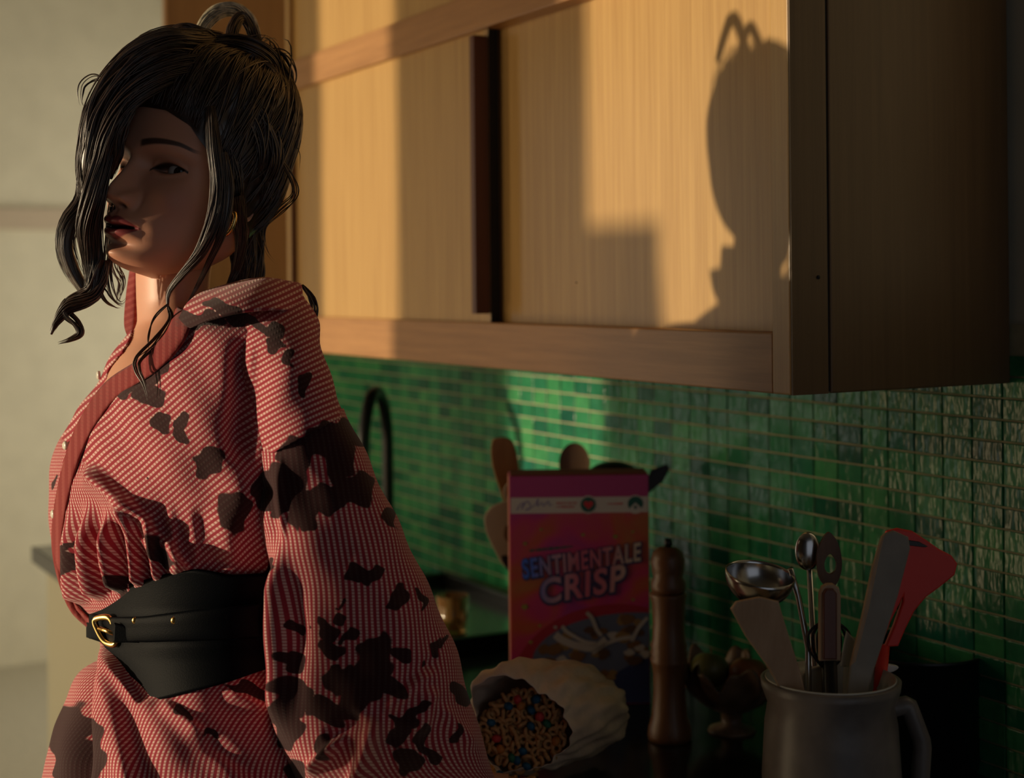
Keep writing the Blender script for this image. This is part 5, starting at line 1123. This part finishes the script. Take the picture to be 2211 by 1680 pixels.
# whisk-like black loop tool and white scraper low in the crock
b0 = jbase(.0, .012)
loops = []
for k in range(5):
    w_ = 40 - 9 * k; loops.append(tube_geo(P(*np.array(spline([(1775, 1440), (1790 - w_ * 1.1, 1400), (1790 - w_, 1362), (1790, 1340), (1790 + w_, 1362), (1790 + w_ * 1.1, 1400), (1800, 1440)], 40)).T, 1.415 + .004 * k), .0014, 6))
utensil('black_whisk', 'black wire whisk low inside the crock', 'whisk', [('whisk_wire', join_geo(loops), M['black_plastic'], True), ('whisk_handle', rod(1788, 1440, 1.42, b0, .006), M['black_plastic'], True)], b0)
b0 = jbase(.012, .01)
utensil('white_scraper', 'small white triangular scraper between the brown handle and grey turner', 'scraper', [('scraper_blade', slab_geo([(1828, 1362), (1852, 1388), (1840, 1440), (1815, 1440), (1822, 1390)], 1.405, .003), M['white_glaze'], False), ('scraper_handle', rod(1830, 1440, 1.407, b0, .004), M['white_glaze'], True)], b0)
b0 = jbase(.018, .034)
utensil('white_cloth', 'white cloth tucked into the back of the crock behind the grey turner', 'cloth', [('cloth_fold', slab_geo(rounded([(1735, 1455), (1790, 1434), (1860, 1428), (1905, 1433), (1940, 1440), (1930, 1451), (1900, 1458), (1880, 1476), (1868, 1510), (1800, 1520), (1742, 1500)], 66), 1.432, .006), M['white_glaze'], False)], b0)  # added slab, white for the lit inner rim at the back
# dark pan standing behind
pp2 = on_counter(1985, 1640); e = empty('dark_saucepan', pp2); tag(e, 'dark saucepan in the shade behind the crock and red spatula', 'saucepan')
ph_ = float(P(1985, 1398, dcount(1985, 1640))[2] - ZC)
v, f = lathe_geo([(.0001, 0), (.074, 0), (.080, .006), (.080, ph_ - .004), (.083, ph_), (.078, ph_), (.077, .01), (.0001, .008)], 50, False); obj_local('pan_body', v, f, M['black_metal'], e)
v, f = tube_geo(np.array([R0 * .08 + [0, 0, ph_ * .85], R0 * .20 + [0, 0, ph_ * .9], R0 * .25 + [0, 0, ph_ * .92]]), .008, 10); obj_local('pan_handle', v, f, M['black_plastic'], e)

# ---------------- holder with utensils behind the cereal box
hp = on_counter(1250, 1452); dh = dcount(1250, 1452)
hr = empty('utensil_holder', hp); tag(hr, 'round utensil holder hidden behind the cereal box', 'holder')
HH = float(P(1250, 1150, dh)[2] - ZC)
v, f = lathe_geo([(.0001, 0), (.058, 0), (.062, .004), (.062, HH), (.058, HH), (.057, .008), (.0001, .006)], 40, False); obj_local('holder_body', v, f, M['black_metal'], hr)
def hbase(dx=0, dd=0):
    p = hp + R0 * dx + FWD * dd; p[2] = ZC + .012; return p
b0 = hbase(-.035, -.01)
utensil('wooden_spatula', 'warm orange wooden spatula rising left behind the cereal box', 'spatula', [('spatula_blade', slab_geo(rounded([(1062, 955), (1078, 945), (1098, 947), (1110, 960), (1119, 1000), (1128, 1060), (1130, 1110), (1100, 1112), (1080, 1060), (1062, 1000)], 50), dh - .02, .007, kx=.0002, x0=1090), M['wood_warm'], False), ('spatula_handle', rod(1115, 1105, dh - .015, b0, .006), M['wood_warm'], True)], b0)
b0 = hbase(-.005, .0)
sc_ = P(1240, 1000, dh); v, f = bowl_geo(np.zeros(3), -FWD, 1, .35); v = np.array(v); sv = sc_ + (v @ RT)[:, None] * RT * .0235 + (v @ UP)[:, None] * UP * .031 + (v @ FWD)[:, None] * FWD * .022
utensil('wooden_spoon', 'pale wooden spoon rising behind the middle of the cereal box', 'spoon', [('spoon_bowl', (sv, f), M['wood_pale'], True), ('spoon_handle', rod(1242, 1040, dh + .004, b0, .005), M['wood_pale'], True)], b0)
b0 = hbase(.025, .0)
sc_ = P(1325, 1030, dh); v, f = bowl_geo(np.zeros(3), UP, 1, .5, 44); v = np.array(v); sv = sc_ + (v @ RT)[:, None] * RT * .041 - (v @ UP)[:, None] * UP * .048 + (v @ FWD)[:, None] * FWD * .036
f = [q for i, q in enumerate(f) if not ((i // 44) % 3 == 1 and (i % 44) % 2 == 0)]
utensil('black_skimmer', 'black perforated skimmer peeking above the cereal box', 'skimmer', [('skimmer_bowl', (sv, f), M['black_plastic'], True), ('skimmer_handle', rod(1322, 1030, dh + .002, b0, .005), M['black_plastic'], True)], b0)
b0 = hbase(.04, .0)
utensil('black_turner', 'black slotted turner sticking out right above the cereal box', 'spatula', [('turner_blade', slab_geo([(1390, 1052), (1405, 1015), (1440, 1002), (1447, 1012), (1432, 1040), (1398, 1068)], dh + .01, .004), M['black_plastic'], False), ('turner_handle', rod(1396, 1058, dh + .012, b0, .005), M['black_plastic'], True)], b0)
b0 = hbase(-.05, -.03)
o1 = rounded([(1100, 1080), (1085, 1084), (1060, 1096), (1046, 1118), (1050, 1150), (1066, 1185), (1080, 1212), (1094, 1228), (1112, 1228), (1114, 1150), (1114, 1085)], 66)
utensil('beige_masher', 'beige plastic paddle with a hole leaning out left of the cereal box', 'paddle', [('paddle_blade', slab_geo(o1, dh - .055, .007), M['beige'], False), ('paddle_hole', slab_geo(rounded([(1092, 1135), (1102, 1140), (1106, 1160), (1098, 1172), (1088, 1158)], 30), dh - .0565, .002, bev=.0004), M['wood_dark'], False), ('paddle_tip', slab_geo(rounded([(1082, 1204), (1094, 1200), (1108, 1206), (1108, 1232), (1096, 1232)], 30), dh - .0575, .010), M['black_plastic'], False), ('paddle_ring', tube_geo(P(1098 + 8 * np.cos(np.linspace(0, 6.28, 20)), 1062 + 17 * np.sin(np.linspace(0, 6.28, 20)), dh - .05), .0015, 6, False), M['beige'], True), ('paddle_arm', rod(1108, 1210, dh - .05, b0, .004), M['beige'], True)], b0)

# ---------------- tap, sink tray and tumbler on the far side
fb = W(2.72, 1.235, CTOP); fr_e = empty('kitchen_tap', fb); tag(fr_e, 'matt black swan-neck kitchen tap against the green tiles', 'tap')
tip = W(2.53, 1.10, CTOP); dirh = (tip - fb); Lh = np.linalg.norm(dirh); dirh /= Lh; ztop = -.198 - CTOP
path = [fb + [0, 0, q] for q in np.linspace(0, ztop - Lh / 2, 10)] + [fb + dirh * (Lh / 2 * (1 - math.cos(q))) + np.array([0, 0, ztop - Lh / 2 + Lh / 2 * math.sin(q)]) for q in np.linspace(0, math.pi, 26)[1:]] + [tip + [0, 0, ztop - Lh / 2 - q] for q in (.03, .07, .10)]
v, f = tube_geo(np.array(path), .0115, 16); mk('spout', v, f, M['black_metal'], fr_e)
v, f = lathe_geo([(.0001, 0), (.026, 0), (.026, .006), (.019, .010), (.019, .075), (.012, .080), (.0001, .080)], 30, False); obj_local('tap_base', v, f, M['black_metal'], fr_e)
v, f = tube_geo(np.array([(0, 0, .05), (.03, 0, .055), (.07, 0, .075)]), .005, 10); obj_local('lever', v, f, M['black_metal'], fr_e)
v, f = lathe_geo([(.0125, 0), (.0135, .002), (.0135, .018), (.0125, .020)], 20); v = np.array(v) + tip - fb + [0, 0, ztop - Lh / 2 - .11]; obj_local('aerator', v, f, M['black_metal'], fr_e)
# black tray with a steel insert
tc_ = P(1010, 1345, dcount(1010, 1345)); sk_ = empty('sink_tray', (tc_[0], tc_[1], ZC)); tag(sk_, 'black rimmed draining tray with a steel insert left of the cereal box', 'tray')
xa, xb, ya, yb = -.20, .42, -.20, .16
cx0, cy0 = W(2.40, 1.20, CTOP)[:2] - np.array(tc_[:2])
for (x0, x1, y0, y1) in ((-.26, .26, .120, .136), (-.26, .26, -.136, -.120), (-.26, -.244, -.12, .12), (.244, .26, -.12, .12)):
    v, f = box_geo((cx0 + x0, cy0 + y0, 0), (cx0 + x1, cy0 + y1, .028), .003); obj_local('rim', v, f, M['black_metal'], sk_, False)
v, f = box_geo((cx0 - .244, cy0 - .12, .001), (cx0 + .244, cy0 + .12, .006), .001); obj_local('steel_insert', v, f, M['steel'], sk_, False)
gp = P(978, 1372, dcount(978, 1372)); gr = empty('tumbler', (gp[0], gp[1], ZC + .006)); tag(gr, 'small amber glass tumbler standing in the draining tray', 'glass')
v, f = lathe_geo([(.0001, 0), (.021, 0), (.023, .003), (.028, .062), (.0262, .062), (.0215, .006), (.0001, .006)], 32, False); obj_local('glass', v, f, M['amber_glass'], gr)

# ---------------- unseen jar and stool, added to throw a soft shadow on the cabinet
wx, ww = 2.55, -1.08
stl = empty('wooden_stool', W(wx, ww, -CAMZ)); tag(stl, 'wooden stool by the window out of the frame', 'stool')
v, f = lathe_geo([(.0001, .70), (.15, .70), (.155, .71), (.155, .73), (.15, .735), (.0001, .735)], 36, False); obj_local('seat', v, f, M['wood_dark'], stl)
for k in range(4):
    q = k * math.pi / 2 + .6; v, f = tube_geo(np.array([(.10 * math.cos(q), .10 * math.sin(q), .70), (.15 * math.cos(q), .15 * math.sin(q), 0)]), .014, 10); obj_local('leg', v, f, M['wood_dark'], stl)
vs0 = empty('floor_vase', W(wx, ww, -CAMZ + .735)); tag(vs0, 'large stoneware bottle vase standing on the stool by the window', 'vase')
hv_ = CAMZ + .095 - .735
v, f = lathe_geo([(.0001, 0), (.12, 0), (.16, .06), (.18, .25), (.18, hv_ - .28), (.17, hv_ - .21), (.140, hv_ - .165), (.112, hv_ - .13), (.104, hv_ - .04), (.106, hv_), (.095, hv_), (.09, hv_ - .1), (.0001, hv_ - .2)], 48, False); obj_local('vase_body', v, f, M['stoneware'], vs0)
